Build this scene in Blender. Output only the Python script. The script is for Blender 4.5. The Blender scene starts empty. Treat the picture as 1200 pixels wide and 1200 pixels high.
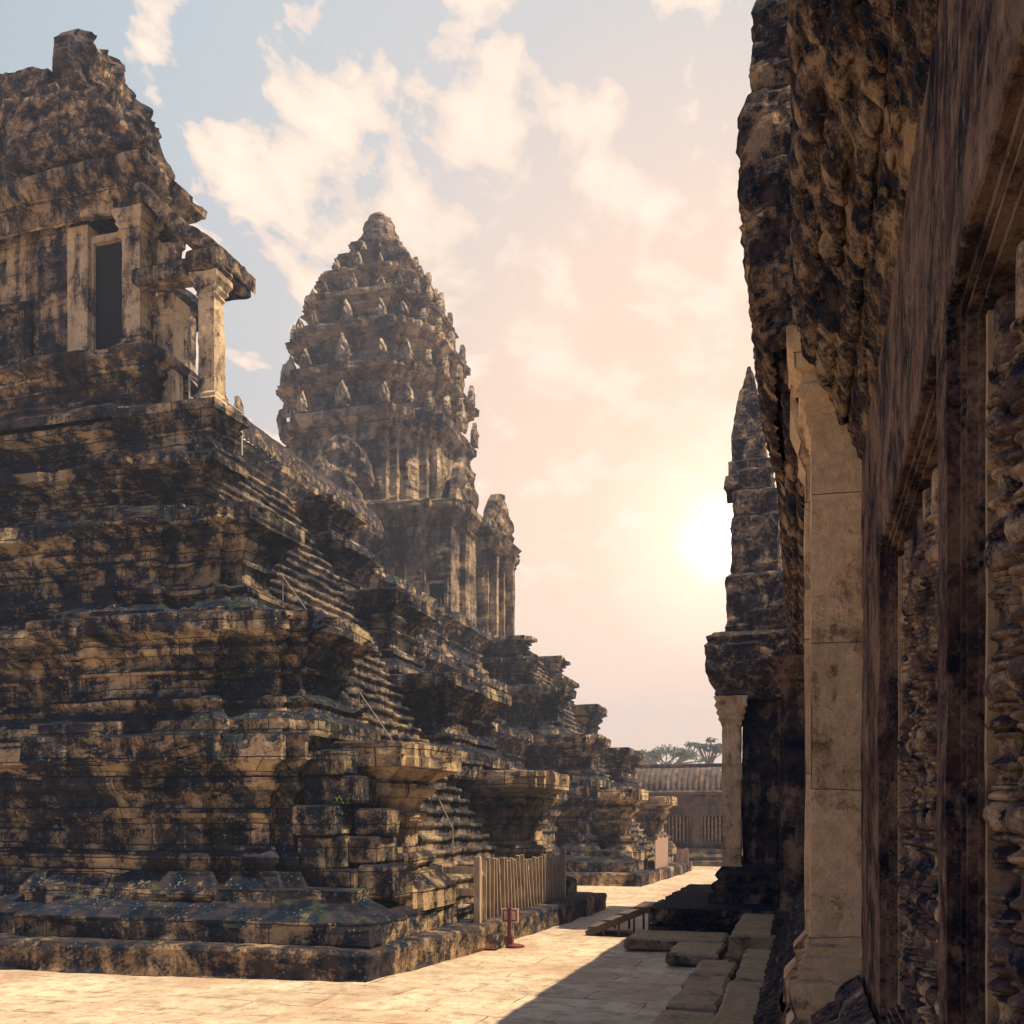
import bpy, bmesh, math, random
import numpy as np
from mathutils import Vector
sc = bpy.context.scene
R = math.radians
random.seed(7)

# ------------------------------------------------------------------ camera
YAW = math.atan(340 / 1180)
cam_d = bpy.data.cameras.new("camera"); cam = bpy.data.objects.new("camera", cam_d)
sc.collection.objects.link(cam); sc.camera = cam
cam.location = (0, 0, 2.4); cam.rotation_euler = (R(90), 0, YAW)
cam_d.sensor_width = 36; cam_d.lens = 36 * 1180 / 1200
cam_d.shift_y = 365 / 1200; cam_d.clip_start = .05; cam_d.clip_end = 3000

# ------------------------------------------------------------------ sky
GLOW_AZ = R(-4.3); GLOW_EL = R(15.4)          # where the low sun burns through the cloud
SUN_AZ, SUN_EL = R(94), R(62)                # clockwise from +Y
w = bpy.data.worlds.new("World"); sc.world = w; w.use_nodes = True
nt = w.node_tree; nt.nodes.clear()
def N(t, kind, **kw):
    n = t.nodes.new(kind)
    for k, v in kw.items():
        if k == 'inp':
            for i, x in v.items(): n.inputs[i].default_value = x
        else: setattr(n, k, v)
    return n
def ramp(t, fac, stops, interp='LINEAR'):
    n = t.nodes.new('ShaderNodeValToRGB'); e = n.color_ramp.elements; n.color_ramp.interpolation = interp
    while len(e) < len(stops): e.new(.5)
    for i, (p, c) in enumerate(stops):
        e[i].position = p; e[i].color = (c, c, c, 1) if isinstance(c, (int, float)) else (*c, 1)
    t.links.new(fac, n.inputs[0]); return n.outputs[0]
def mth(t, op, a, b=None, clamp=False):
    n = t.nodes.new('ShaderNodeMath'); n.operation = op; n.use_clamp = clamp
    for i, x in enumerate((a, b)):
        if x is None: continue
        if isinstance(x, (int, float)): n.inputs[i].default_value = x
        else: t.links.new(x, n.inputs[i])
    return n.outputs[0]
def mixc(t, fac, a, b, mode='MIX'):
    n = t.nodes.new('ShaderNodeMix'); n.data_type = 'RGBA'; n.blend_type = mode
    for i, x in ((0, fac), (6, a), (7, b)):
        if isinstance(x, (int, float)): n.inputs[i].default_value = x
        elif isinstance(x, tuple): n.inputs[i].default_value = (*x, 1)
        else: t.links.new(x, n.inputs[i])
    return n.outputs[2]
L = nt.links.new
tc = N(nt, 'ShaderNodeTexCoord'); D = tc.outputs['Generated']
sep = N(nt, 'ShaderNodeSeparateXYZ'); L(D, sep.inputs[0])
dot = N(nt, 'ShaderNodeVectorMath', operation='DOT_PRODUCT'); L(D, dot.inputs[0])
dot.inputs[1].default_value = (math.sin(GLOW_AZ) * math.cos(GLOW_EL), math.cos(GLOW_AZ) * math.cos(GLOW_EL), math.sin(GLOW_EL))
ang = mth(nt, 'MULTIPLY', mth(nt, 'ARCCOSINE', dot.outputs['Value']), 1 / math.pi)     # 0 at the glow, 1 opposite
SKYA = ramp(nt, ang, [(0, (.98, .72, .52)), (.05, (.93, .67, .49)), (.09, (.84, .64, .51)), (.135, (.60, .57, .55)),
                      (.19, (.47, .52, .55)), (.28, (.33, .40, .47)), (.42, (.10, .17, .31)), (1, (.08, .16, .33))])
horiz = ramp(nt, sep.outputs['Z'], [(0, 1), (.12, .8), (.38, .0)])
warm = ramp(nt, ang, [(0, (1.15, .84, .62)), (.22, (1.10, .78, .58)), (.34, (.60, .48, .40)), (.5, (.15, .20, .30)), (1, (.10, .17, .31))])
base = mixc(nt, horiz, SKYA, warm)
# clouds on a flat layer overhead
zc = mth(nt, 'ADD', mth(nt, 'MAXIMUM', sep.outputs['Z'], 0), .16)
px_ = mth(nt, 'DIVIDE', sep.outputs['X'], zc); py_ = mth(nt, 'DIVIDE', sep.outputs['Y'], zc)
cmb = N(nt, 'ShaderNodeCombineXYZ'); L(px_, cmb.inputs[0]); L(py_, cmb.inputs[1])
mp = N(nt, 'ShaderNodeMapping'); mp.inputs['Location'].default_value = (3.1, 1.7, 0); mp.inputs['Rotation'].default_value = (0, 0, R(25)); mp.inputs['Scale'].default_value = (1.9, 1.45, 1)
L(cmb.outputs[0], mp.inputs[0])
n1 = N(nt, 'ShaderNodeTexNoise', inp={'Scale': 4.8, 'Detail': 10, 'Roughness': .55, 'Distortion': .15}); L(mp.outputs[0], n1.inputs['Vector'])
n2 = N(nt, 'ShaderNodeTexNoise', inp={'Scale': .8, 'Detail': 3, 'Roughness': .5}); L(mp.outputs[0], n2.inputs['Vector'])
cl = mth(nt, 'ADD', mth(nt, 'MULTIPLY', n1.outputs['Fac'], .75), mth(nt, 'MULTIPLY', n2.outputs['Fac'], .32))
cm = ramp(nt, cl, [(.53, 0), (.56, .6), (.60, 1)], 'EASE')
cm = mth(nt, 'MULTIPLY', cm, ramp(nt, sep.outputs['Z'], [(0, .2), (.12, .6), (.28, 1)]))
cm = mth(nt, 'MULTIPLY', cm, ramp(nt, ang, [(0, .45), (.12, .9), (.2, 1), (.4, .8), (1, .5)]))
ccol = ramp(nt, ang, [(0, (1.0, .88, .72)), (.10, (1.08, .84, .66)), (.26, (1.12, .86, .67)), (.45, (.22, .22, .26)), (1, (.18, .21, .28))])
shade = ramp(nt, n1.outputs['Fac'], [(.5, .84), (.72, 1.06)])
ccol = mixc(nt, 1.0, ccol, shade, 'MULTIPLY')
skyc = mixc(nt, cm, base, ccol)
# the sun burning through, and its aureole (light of the sky itself)
g1 = ramp(nt, ang, [(0, (14, 12, 9.5)), (.0050, (14, 12, 9.5)), (.0070, (1.5, 1.1, .75)), (.013, (.42, .28, .18)), (.04, (.10, .04, .015)), (.10, (0, 0, 0))])
skyc = mixc(nt, 1.0, skyc, g1, 'ADD')
bgA = N(nt, 'ShaderNodeBackground', inp={'Strength': .68}); L(skyc, bgA.inputs[0])
sk = N(nt, 'ShaderNodeTexSky'); sk.sky_type = 'NISHITA'; sk.sun_disc = False
sk.sun_elevation = SUN_EL; sk.sun_rotation = SUN_AZ
bgB = N(nt, 'ShaderNodeBackground', inp={'Strength': .006}); L(sk.outputs[0], bgB.inputs[0])
ads = N(nt, 'ShaderNodeAddShader'); L(bgA.outputs[0], ads.inputs[0]); L(bgB.outputs[0], ads.inputs[1])
wo = N(nt, 'ShaderNodeOutputWorld'); L(ads.outputs[0], wo.inputs[0])

# ------------------------------------------------------------------ sun
sd = bpy.data.lights.new("sun", 'SUN'); so = bpy.data.objects.new("sun", sd); sc.collection.objects.link(so)
sd.energy = 5.0; sd.angle = R(.6); sd.color = (1.0, .78, .49)
dirv = Vector((math.sin(SUN_AZ) * math.cos(SUN_EL), math.cos(SUN_AZ) * math.cos(SUN_EL), math.sin(SUN_EL)))
so.rotation_euler = dirv.to_track_quat('Z', 'Y').to_euler()
sc.view_settings.view_transform = 'Standard'; sc.view_settings.look = 'None'
sc.view_settings.exposure = .82; sc.view_settings.gamma = 1
sc.cycles.use_denoising = True
sc.cycles.max_bounces = 5; sc.cycles.diffuse_bounces = 3; sc.cycles.volume_bounces = 0

# ------------------------------------------------------------------ materials
def stone(name, light=(.40, .27, .15), mid=(.13, .095, .08), dark=(.012, .022, .036), crust=.5, spots=.25, streak=.4,
          brick=None, bump=.5, scale=1.0, top=.25, rough=.9, moss=0.0, vstreak=None):
    m = bpy.data.materials.new(name); m.use_nodes = True; t = m.node_tree; t.nodes.clear(); K = t.links.new
    geo = N(t, 'ShaderNodeNewGeometry'); P = geo.outputs['Position']
    def noise(sc_, det=5, ro=.6, vec=P, dis=0.0, stretch=None):
        n = N(t, 'ShaderNodeTexNoise', inp={'Scale': sc_ * scale, 'Detail': det, 'Roughness': ro, 'Distortion': dis})
        if stretch:
            mpn = N(t, 'ShaderNodeMapping'); mpn.inputs['Scale'].default_value = stretch; K(vec, mpn.inputs[0]); K(mpn.outputs[0], n.inputs['Vector'])
        else: K(vec, n.inputs['Vector'])
        return n.outputs['Fac']
    big = noise(.9, 6, .68, dis=.6); med = noise(4.5, 6, .65); fine = noise(22, 4, .7)
    st = noise(2.2, 5, .62, stretch=(1.6, 1.6, .22))
    nz = N(t, 'ShaderNodeSeparateXYZ'); K(geo.outputs['Normal'], nz.inputs[0])
    up = mth(t, 'MAXIMUM', nz.outputs['Z'], 0)
    # bare stone varies between blocks
    tint = mixc(t, ramp(t, med, [(.35, 0), (.7, 1)]), tuple(c * .72 for c in light), tuple(min(1, c * 1.18) for c in light))
    tint = mixc(t, ramp(t, fine, [(.3, .35), (.6, 0)]), tint, mid)
    # lichen crust; its blue-black colour also paints in the navy of shade
    a = mth(t, 'ADD', mth(t, 'MULTIPLY', big, .6), mth(t, 'MULTIPLY', med, .3))
    a = mth(t, 'ADD', a, mth(t, 'MULTIPLY', st, streak * .5))
    a = mth(t, 'ADD', a, mth(t, 'MULTIPLY', up, top * .35))
    a = mth(t, 'ADD', a, mth(t, 'MULTIPLY', fine, .26))
    th = .58 + streak * .25 + (0.5 - crust) * .42
    cov = ramp(t, mth(t, 'SUBTRACT', a, th - .5), [(.45, 0), (.50, .55), (.56, 1)])
    dk = mixc(t, ramp(t, noise(2.8, 5, .6, dis=.5), [(.40, 0), (.64, 1)]), dark, mid)
    col = mixc(t, cov, tint, dk)
    if brick:
        uv = N(t, 'ShaderNodeUVMap'); 
        bt = N(t, 'ShaderNodeTexBrick', inp={'Scale': 1, 'Mortar Size': brick[2], 'Mortar Smooth': .3, 'Brick Width': brick[0], 'Row Height': brick[1], 'Bias': 0.0})
        bt.inputs['Color1'].default_value = (.42, .42, .44, 1); bt.inputs['Color2'].default_value = (1.3, 1.3, 1.28, 1); bt.inputs['Mortar'].default_value = (.8, .8, .8, 1)
        wv = N(t, 'ShaderNodeVectorMath', operation='ADD'); K(uv.outputs[0], wv.inputs[0])
        nn = N(t, 'ShaderNodeTexNoise', inp={'Scale': 2.3, 'Detail': 3}); K(P, nn.inputs['Vector'])
        sub = N(t, 'ShaderNodeVectorMath', operation='MULTIPLY_ADD'); K(nn.outputs['Color'], sub.inputs[0]); sub.inputs[1].default_value = (.07, .07, 0); sub.inputs[2].default_value = (-.035, -.035, 0)
        K(sub.outputs[0], wv.inputs[1]); K(wv.outputs[0], bt.inputs['Vector'])
        col = mixc(t, brick[3] if len(brick) > 3 else .75, col, bt.outputs['Color'], 'MULTIPLY')
        col = mixc(t, mth(t, 'MULTIPLY', bt.outputs['Fac'], .8), col, tuple(c * .8 for c in dark))
    if spots:
        vo = N(t, 'ShaderNodeTexVoronoi', inp={'Scale': 13 * scale, 'Randomness': 1}); K(P, vo.inputs['Vector'])
        s = ramp(t, vo.outputs['Distance'], [(.22, 1), (.34, 0)])
        s = mth(t, 'MULTIPLY', s, ramp(t, noise(2.0, 4, .7), [(.50, 0), (.62, 1)]))
        s = mth(t, 'MULTIPLY', s, ramp(t, noise(40, 2, .6), [(.42, 0), (.55, 1)]))
        col = mixc(t, mth(t, 'MULTIPLY', s, spots), col, (.42, .38, .33))
    if moss:
        ms = mth(t, 'MULTIPLY', ramp(t, noise(1.4, 5, .7), [(.55, 0), (.66, 1)]), ramp(t, up, [(.25, .25), (.7, 1)]))
        col = mixc(t, mth(t, 'MULTIPLY', ms, moss), col, (.055, .08, .035))
    if vstreak:
        vs = ramp(t, noise(5.5, 4, .6, stretch=(1, 1, .6)), [(.54, 0), (.70, 1)])
        col = mixc(t, mth(t, 'MULTIPLY', vs, vstreak[1]), col, vstreak[0])
    h = mth(t, 'ADD', mth(t, 'MULTIPLY', fine, .45), mth(t, 'MULTIPLY', med, .9))
    h = mth(t, 'ADD', h, mth(t, 'MULTIPLY', noise(75, 3, .7), .18))
    if brick: h = mth(t, 'SUBTRACT', h, mth(t, 'MULTIPLY', bt.outputs['Fac'], .7))
    bp = N(t, 'ShaderNodeBump', inp={'Strength': bump, 'Distance': .05 / scale}); K(h, bp.inputs['Height'])
    b = N(t, 'ShaderNodeBsdfPrincipled', inp={'Roughness': rough, 'Specular IOR Level': .06})
    K(col, b.inputs['Base Color']); K(bp.outputs[0], b.inputs['Normal'])
    o = N(t, 'ShaderNodeOutputMaterial'); K(b.outputs[0], o.inputs[0]); return m
def plain(name, c1, c2=None, sc_=8, rough=.8, bump=.2, stretch=(1, 1, 1)):
    m = bpy.data.materials.new(name); m.use_nodes = True; t = m.node_tree; b = t.nodes['Principled BSDF']; b.inputs['Roughness'].default_value = rough
    geo = N(t, 'ShaderNodeNewGeometry'); mpn = N(t, 'ShaderNodeMapping'); mpn.inputs['Scale'].default_value = stretch
    t.links.new(geo.outputs['Position'], mpn.inputs[0])
    n = N(t, 'ShaderNodeTexNoise', inp={'Scale': sc_, 'Detail': 5, 'Roughness': .65}); t.links.new(mpn.outputs[0], n.inputs['Vector'])
    t.links.new(ramp(t, n.outputs['Fac'], [(.35, c1), (.68, c2 or c1)]), b.inputs['Base Color'])
    bp = N(t, 'ShaderNodeBump', inp={'Strength': bump, 'Distance': .02}); t.links.new(n.outputs['Fac'], bp.inputs['Height']); t.links.new(bp.outputs[0], b.inputs['Normal'])
    return m
M = dict(
    cheek=stone('cheek_stone', light=(.66, .48, .30), mid=(.075, .052, .05), dark=(.007, .016, .034), crust=.43, spots=.4, brick=(.9, .4, .01), bump=1.1, top=.3, moss=.5),
    afx=stone('antefix_stone', light=(.60, .47, .33), mid=(.17, .13, .10), dark=(.035, .033, .04), crust=.50, spots=.1, bump=.6, top=.1),
    base=stone('weathered_shaded_sandstone', streak=.62, light=(.64, .47, .29), mid=(.045, .036, .044), dark=(.006, .016, .036), crust=.58, spots=.55, brick=(1.05, .40, .012), bump=.8, top=.5, moss=.7),  # lichened stone; the stronger vertical streaks also paint in dark shadow bands
    stair=stone('worn_stair_stone', light=(.50, .38, .26), mid=(.085, .062, .056), dark=(.006, .017, .038), crust=.58, spots=.3, bump=1.0, top=.1, moss=.5),
    kerb=stone('kerb_stone', mid=(.07, .05, .048), dark=(.008, .017, .034), crust=.60, light=(.60, .42, .25), spots=.5, bump=1.0, top=.15),
    tower=stone('tower_sandstone', light=(.58, .43, .28), mid=(.16, .12, .095), dark=(.030, .032, .04), crust=.49, spots=.2, streak=.7, brick=(1.2, .45, .008), bump=.9, scale=.7, top=.3),
    pav=stone('pavilion_sandstone', light=(.66, .48, .30), mid=(.10, .072, .065), dark=(.010, .018, .034), crust=.60, spots=.3, streak=.8, brick=(1.3, .6, .006), bump=.6, top=.4),
    pavcol=stone('column_sandstone', light=(.72, .55, .36), mid=(.2, .14, .1), crust=.42, spots=.1, streak=.9, bump=.5),
    wallr=stone('purple_brown_wall', light=(.30, .20, .16), mid=(.085, .052, .055), dark=(.010, .014, .028), crust=.52, spots=.25, streak=.15, bump=1.6, scale=2.6, vstreak=((.46, .33, .22), .5)),
    frame=stone('frame_stone', light=(.32, .22, .17), mid=(.085, .055, .055), dark=(.009, .014, .028), crust=.52, spots=.45, streak=.1, bump=1.2, scale=2.6),
    jamb=stone('mottled_jamb', light=(.44, .33, .22), mid=(.2, .14, .1), dark=(.06, .05, .05), crust=.38, spots=.7, streak=.2, bump=.5, scale=3.5),
    balu=stone('baluster_stone', light=(.56, .42, .29), mid=(.15, .10, .09), dark=(.010, .016, .032), crust=.62, spots=.3, streak=.1, bump=.6, scale=4, top=.1),
    eave=stone('eave_stone', light=(.52, .36, .23), mid=(.07, .048, .045), dark=(.006, .013, .028), crust=.60, spots=.4, streak=.1, bump=1.4, scale=3.6, moss=.3),
    pil=stone('clean_pilaster', light=(.86, .63, .41), mid=(.55, .36, .21), dark=(.16, .10, .07), crust=.37, spots=.0, streak=.5, brick=(4, .93, .003, .2), bump=1.2, scale=2.4),
    gate=stone('gate_stone', light=(.36, .24, .17), mid=(.06, .045, .045), dark=(.005, .013, .030), crust=.62, spots=.25, streak=.9, bump=.7, scale=1.2),
    far=stone('far_gallery_stone', light=(.22, .165, .135), mid=(.13, .10, .09), dark=(.05, .045, .05), crust=.5, spots=.1, streak=.9, bump=.4, scale=1.0),
    slab=stone('ledge_slab', light=(.52, .39, .26), mid=(.16, .11, .085), dark=(.03, .03, .035), crust=.46, spots=.3, streak=.0, bump=1.6, top=-.2, scale=1.8),
    wood=plain('grey_wood', (.26, .19, .14), (.55, .43, .32), 14, .8, .4, (1, 1, .15)),
    dwood=plain('dark_wood', (.035, .025, .022), (.10, .065, .05), 10, .7, .3),
    pinkb=plain('pale_boards', (.30, .20, .16), (.42, .29, .23), 10, .8, .2),
    maroon=plain('maroon_paint', (.10, .022, .028), (.15, .035, .04), 9, .5, .1),
    cream=plain('cream_board', (.62, .46, .32), (.70, .54, .40), 6, .6, .05),
    metal=plain('pale_metal_rod', (.45, .42, .40), (.6, .56, .5), 12, .45, .05),
    rod=plain('dull_rod', (.22, .19, .16), (.3, .26, .22), 12, .6, .05),
    void=plain('painted_interior_shade', (.010, .014, .022), (.016, .02, .03), 3, 1, 0),  # near-black colour painted in for the shade inside openings
    leaf=plain('tree_leaves', (.035, .05, .03), (.09, .11, .05), 2, .8, 0),
    bark=plain('tree_bark', (.09, .07, .055), (.16, .13, .1), 6, .9, .3),
    weed=plain('weed_leaves', (.05, .10, .025), (.12, .17, .05), 6, .7, 0),
)

# ------------------------------------------------------------------ numpy noise
def _h(ix, iy, iz, s):
    n = (ix * 374761393 + iy * 668265263 + iz * 2147483647 + s * 1274126177) & 0x7fffffff
    n = ((n ^ (n >> 13)) * 1274126177) & 0x7fffffff
    n = ((n ^ (n >> 16)) * 668265263) & 0x7fffffff
    return (n & 0xffff) / 32767.5 - 1.0
def vn(P, s=0):
    i = np.floor(P).astype(np.int64); f = P - i; f = f * f * (3 - 2 * f); r = 0
    for dx in (0, 1):
        for dy in (0, 1):
            for dz in (0, 1):
                wgt = (f[:, 0] if dx else 1 - f[:, 0]) * (f[:, 1] if dy else 1 - f[:, 1]) * (f[:, 2] if dz else 1 - f[:, 2])
                r = r + wgt * _h(i[:, 0] + dx, i[:, 1] + dy, i[:, 2] + dz, s)
    return r
def fbm(P, sc_, s=0, o=4):
    P = np.asarray(P) * sc_; r = 0; a = 1; tot = 0
    for k in range(o):
        r = r + a * vn(P + 17.3 * k, s + k); tot += a; a *= .55; P = P * 2.03
    return r / tot

# ------------------------------------------------------------------ helpers
col_ = sc.collection
def mesh_obj(name, V, Fc, mat, parent=None, uv=None, smooth=False):
    me = bpy.data.meshes.new(name); me.from_pydata([tuple(v) for v in V], [], Fc)
    if uv is not None:
        ul = me.uv_layers.new(name='UVMap'); vi = np.empty(len(me.loops), dtype=np.int32); me.loops.foreach_get('vertex_index', vi)
        ul.data.foreach_set('uv', np.asarray(uv, dtype=np.float32)[vi].ravel())
    me.materials.append(mat); 
    if smooth: me.polygons.foreach_set('use_smooth', [True] * len(me.polygons))
    me.update(); o = bpy.data.objects.new(name, me); col_.objects.link(o)
    if parent is not None: o.parent = parent; o.matrix_parent_inverse = parent.matrix_basis.inverted()
    return o
def tag(o, label, cat=None, group=None, kind=None):
    o['label'] = label
    if cat: o['category'] = cat
    if group: o['group'] = group
    if kind: o['kind'] = kind
    return o
def thing(name, loc, label, cat, group=None):
    o = bpy.data.objects.new(name, None); col_.objects.link(o); o.location = loc; o.empty_display_size = .3
    bpy.context.view_layer.update(); return tag(o, label, cat, group)

def densify(prof, vs):
    out = [prof[0]]
    for (o0, z0), (o1, z1) in zip(prof, prof[1:]):
        n = max(1, int(round(math.hypot(o1 - o0, z1 - z0) / vs)))
        for k in range(1, n + 1): out.append((o0 + (o1 - o0) * k / n, z0 + (z1 - z0) * k / n))
    return out
def moulded(name, plan, prof, mat, parent=None, seg=.15, vs=.09, amp=.03, jit=.02, block=(.9, .4), seed=0, chip=.0, carve=0.0, carve_s=9, cap=True, bottom=False, tilt=0):
    """sweep a profile [(offset, z)...] round a closed counter-clockwise plan"""
    P = [Vector(p) for p in plan]; n = len(P); nor = []
    for i in range(n):
        e = (P[(i + 1) % n] - P[i]).normalized(); nor.append(Vector((e.y, -e.x)))
    mit = []
    for i in range(n):
        a, b = nor[i - 1], nor[i]; k = 1 + a.dot(b); mit.append((a + b) / max(k, .25))
    pts = []; ms = []; ns = []; us = []; u = 0
    for i in range(n):
        j = (i + 1) % n; ln = (P[j] - P[i]).length; k = max(1, int(round(ln / seg)))
        for q in range(k):
            t_ = q / k; pts.append(P[i].lerp(P[j], t_)); ms.append(mit[i].lerp(mit[j], t_)); ns.append(nor[i] if q else ms[-1].normalized()); us.append(u + ln * t_)
        u += ln
    pr = densify(prof, vs); W = len(pts); H = len(pr)
    A = np.array([(p.x, p.y) for p in pts]); Mt = np.array([(p.x, p.y) for p in ms]); Nn = np.array([(p.x, p.y) for p in ns]); U = np.array(us)
    O = np.array([p[0] for p in pr]); Z = np.array([p[1] for p in pr]); hh = np.cumsum([0] + [math.hypot(pr[i + 1][0] - pr[i][0], pr[i + 1][1] - pr[i][1]) for i in range(H - 1)])
    XY = A[None] + Mt[None] * O[:, None, None]
    V = np.dstack([XY, np.repeat(Z[:, None], W, 1)]).reshape(-1, 3)
    N3 = np.repeat(Nn[None], H, 0).reshape(-1, 2)
    Uf = np.repeat(U[None], H, 0).ravel(); Hf = np.repeat(Z[:, None], W, 1).ravel(); Of = np.repeat(O[:, None], W, 1).ravel()
    d = fbm(V, 1.1, seed) * amp * 1.6 + fbm(V, 4.5, seed + 9) * amp
    row = np.floor(Hf / block[1]).astype(np.int64); bi = np.floor(Uf / block[0] + _h(row, row * 3, row * 0, seed + 3) * .5).astype(np.int64)
    d += _h(bi, row, bi * 0 + 5, seed) * jit
    if chip:
        c = np.clip((fbm(V, 1.7, seed + 21) - .10) * 3.2, 0, 1); d -= c * chip * np.clip(Of * 2.2 + .25, 0.15, 1) * np.clip((Hf - Z[0]) / (Z[-1] - Z[0] + 1e-6) * 2 - .3, .25, 1)
    if carve: d += np.abs(fbm(V, carve_s, seed + 40, 2)) * carve
    V[:, 0] += N3[:, 0] * d; V[:, 1] += N3[:, 1] * d; V[:, 2] += (fbm(V, 1.3, seed + 31) * amp * .45 + fbm(V, 5, seed + 33) * amp * .2 + _h(bi, row * 0 + 7, bi * 0, seed) * jit * .35)
    Fc = []
    for a in range(H - 1):
        r0 = a * W; r1 = r0 + W
        for b in range(W):
            c = (b + 1) % W; Fc.append((r0 + b, r0 + c, r1 + c, r1 + b))
    uv = np.stack([Uf, np.repeat(hh[:, None] + prof[0][1], W, 1).ravel()], 1)
    Vl = V.tolist(); UVl = uv.tolist()
    if cap or bottom:
        from mathutils.geometry import delaunay_2d_cdt
        def lid(r0, z, flip):
            ring = [Vector((V[r0 + b][0], V[r0 + b][1])) for b in range(W)]
            vv, _, ff, *_ = delaunay_2d_cdt(ring, [(b, (b + 1) % W) for b in range(W)], [], 1, 1e-5)
            if len(vv) == W:
                m_ = {}
                for q, v_ in enumerate(vv):
                    m_[q] = q
                # same order is kept by the triangulator when no points are merged
                for f_ in ff: 
                    f2 = [r0 + q for q in f_]; Fc.append(tuple(f2 if not flip else f2[::-1]))
            else:
                b0 = len(Vl)
                for v_ in vv: Vl.append([v_.x, v_.y, z]); UVl.append([v_.x, v_.y])
                for f_ in ff: 
                    f2 = [b0 + q for q in f_]; Fc.append(tuple(f2 if not flip else f2[::-1]))
        if cap: lid((H - 1) * W, Z[-1], False)
        if bottom: lid(0, Z[0], True)
    return mesh_obj(name, Vl, Fc, mat, parent, UVl)

def khmer(z0, z1, p, top=1.0, bot=1.0, roll=.5):
    """base-and-cornice moulding of a Khmer terrace, p = projection"""
    H = z1 - z0; f = lambda o, t: (o * p, z0 + t * H)
    return [f(bot, 0), f(bot, .125), f(.92 * bot, .135), f(.62 * bot, .20), f(.58 * bot, .225), f(.34, .23), f(.36, .25), f(.50, .275), f(.52, .31), f(.38, .335), f(.16, .34), f(.14, .37),
            f(0, .375), f(0, .525), f(.22, .53), f(.26, .555), f(.20, .58), f(.03, .585), f(.05, .625), f(.18, .66), f(.42, .69), f(.50, .725), f(.46, .755), f(.34, .765),
            f(.40 * top, .785), f(.66 * top, .82), f(.90 * top, .845), f(top, .85), f(top, .985), f(.92 * top, 1.0)]
def slab(name, x0, x1, y0, y1, z0, z1, mat, parent=None, seg=.2, amp=.015, jit=0.0, seed=0, r=.02, chip=0, **k):
    return moulded(name, [(x0, y0), (x1, y0), (x1, y1), (x0, y1)], [(-r, z0), (0, z0 + r), (0, z1 - r), (-r, z1)], mat, parent, seg=seg, vs=seg, amp=amp, jit=jit, seed=seed, bottom=True, chip=chip, **k)
class MB:
    def __init__(s): s.v = []; s.f = []
    def box(s, x0, x1, y0, y1, z0, z1):
        b = len(s.v); s.v += [(x0, y0, z0), (x1, y0, z0), (x1, y1, z0), (x0, y1, z0), (x0, y0, z1), (x1, y0, z1), (x1, y1, z1), (x0, y1, z1)]
        s.f += [tuple(b + i for i in q) for q in ((3, 2, 1, 0), (4, 5, 6, 7), (0, 1, 5, 4), (1, 2, 6, 5), (2, 3, 7, 6), (3, 0, 4, 7))]; return s
    def bar(s, a, b_, r, n=6):
        a = Vector(a); b_ = Vector(b_); d = (b_ - a).normalized(); u = d.orthogonal().normalized(); w_ = d.cross(u); b = len(s.v)
        for p in (a, b_):
            for k in range(n): t_ = 2 * math.pi * k / n; s.v.append(tuple(p + (u * math.cos(t_) + w_ * math.sin(t_)) * r))
        s.f += [(b + k, b + (k + 1) % n, b + n + (k + 1) % n, b + n + k) for k in range(n)]
        s.f += [tuple(b + k for k in range(n))[::-1], tuple(b + n + k for k in range(n))]; return s
    def beam(s, a, b_, wd, th, up=(0, 0, 1)):
        a = Vector(a); b_ = Vector(b_); d = (b_ - a).normalized(); sd_ = d.cross(Vector(up)).normalized(); u = sd_.cross(d); b = len(s.v)
        for p in (a, b_):
            for x, y in ((-1, -1), (1, -1), (1, 1), (-1, 1)): s.v.append(tuple(p + sd_ * x * wd / 2 + u * y * th / 2))
        s.f += [(b + k, b + (k + 1) % 4, b + 4 + (k + 1) % 4, b + 4 + k) for k in range(4)] + [(b + 3, b + 2, b + 1, b), (b + 4, b + 5, b + 6, b + 7)]; return s
    def build(s, name, mat, parent=None): return mesh_obj(name, s.v, s.f, mat, parent)

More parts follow.
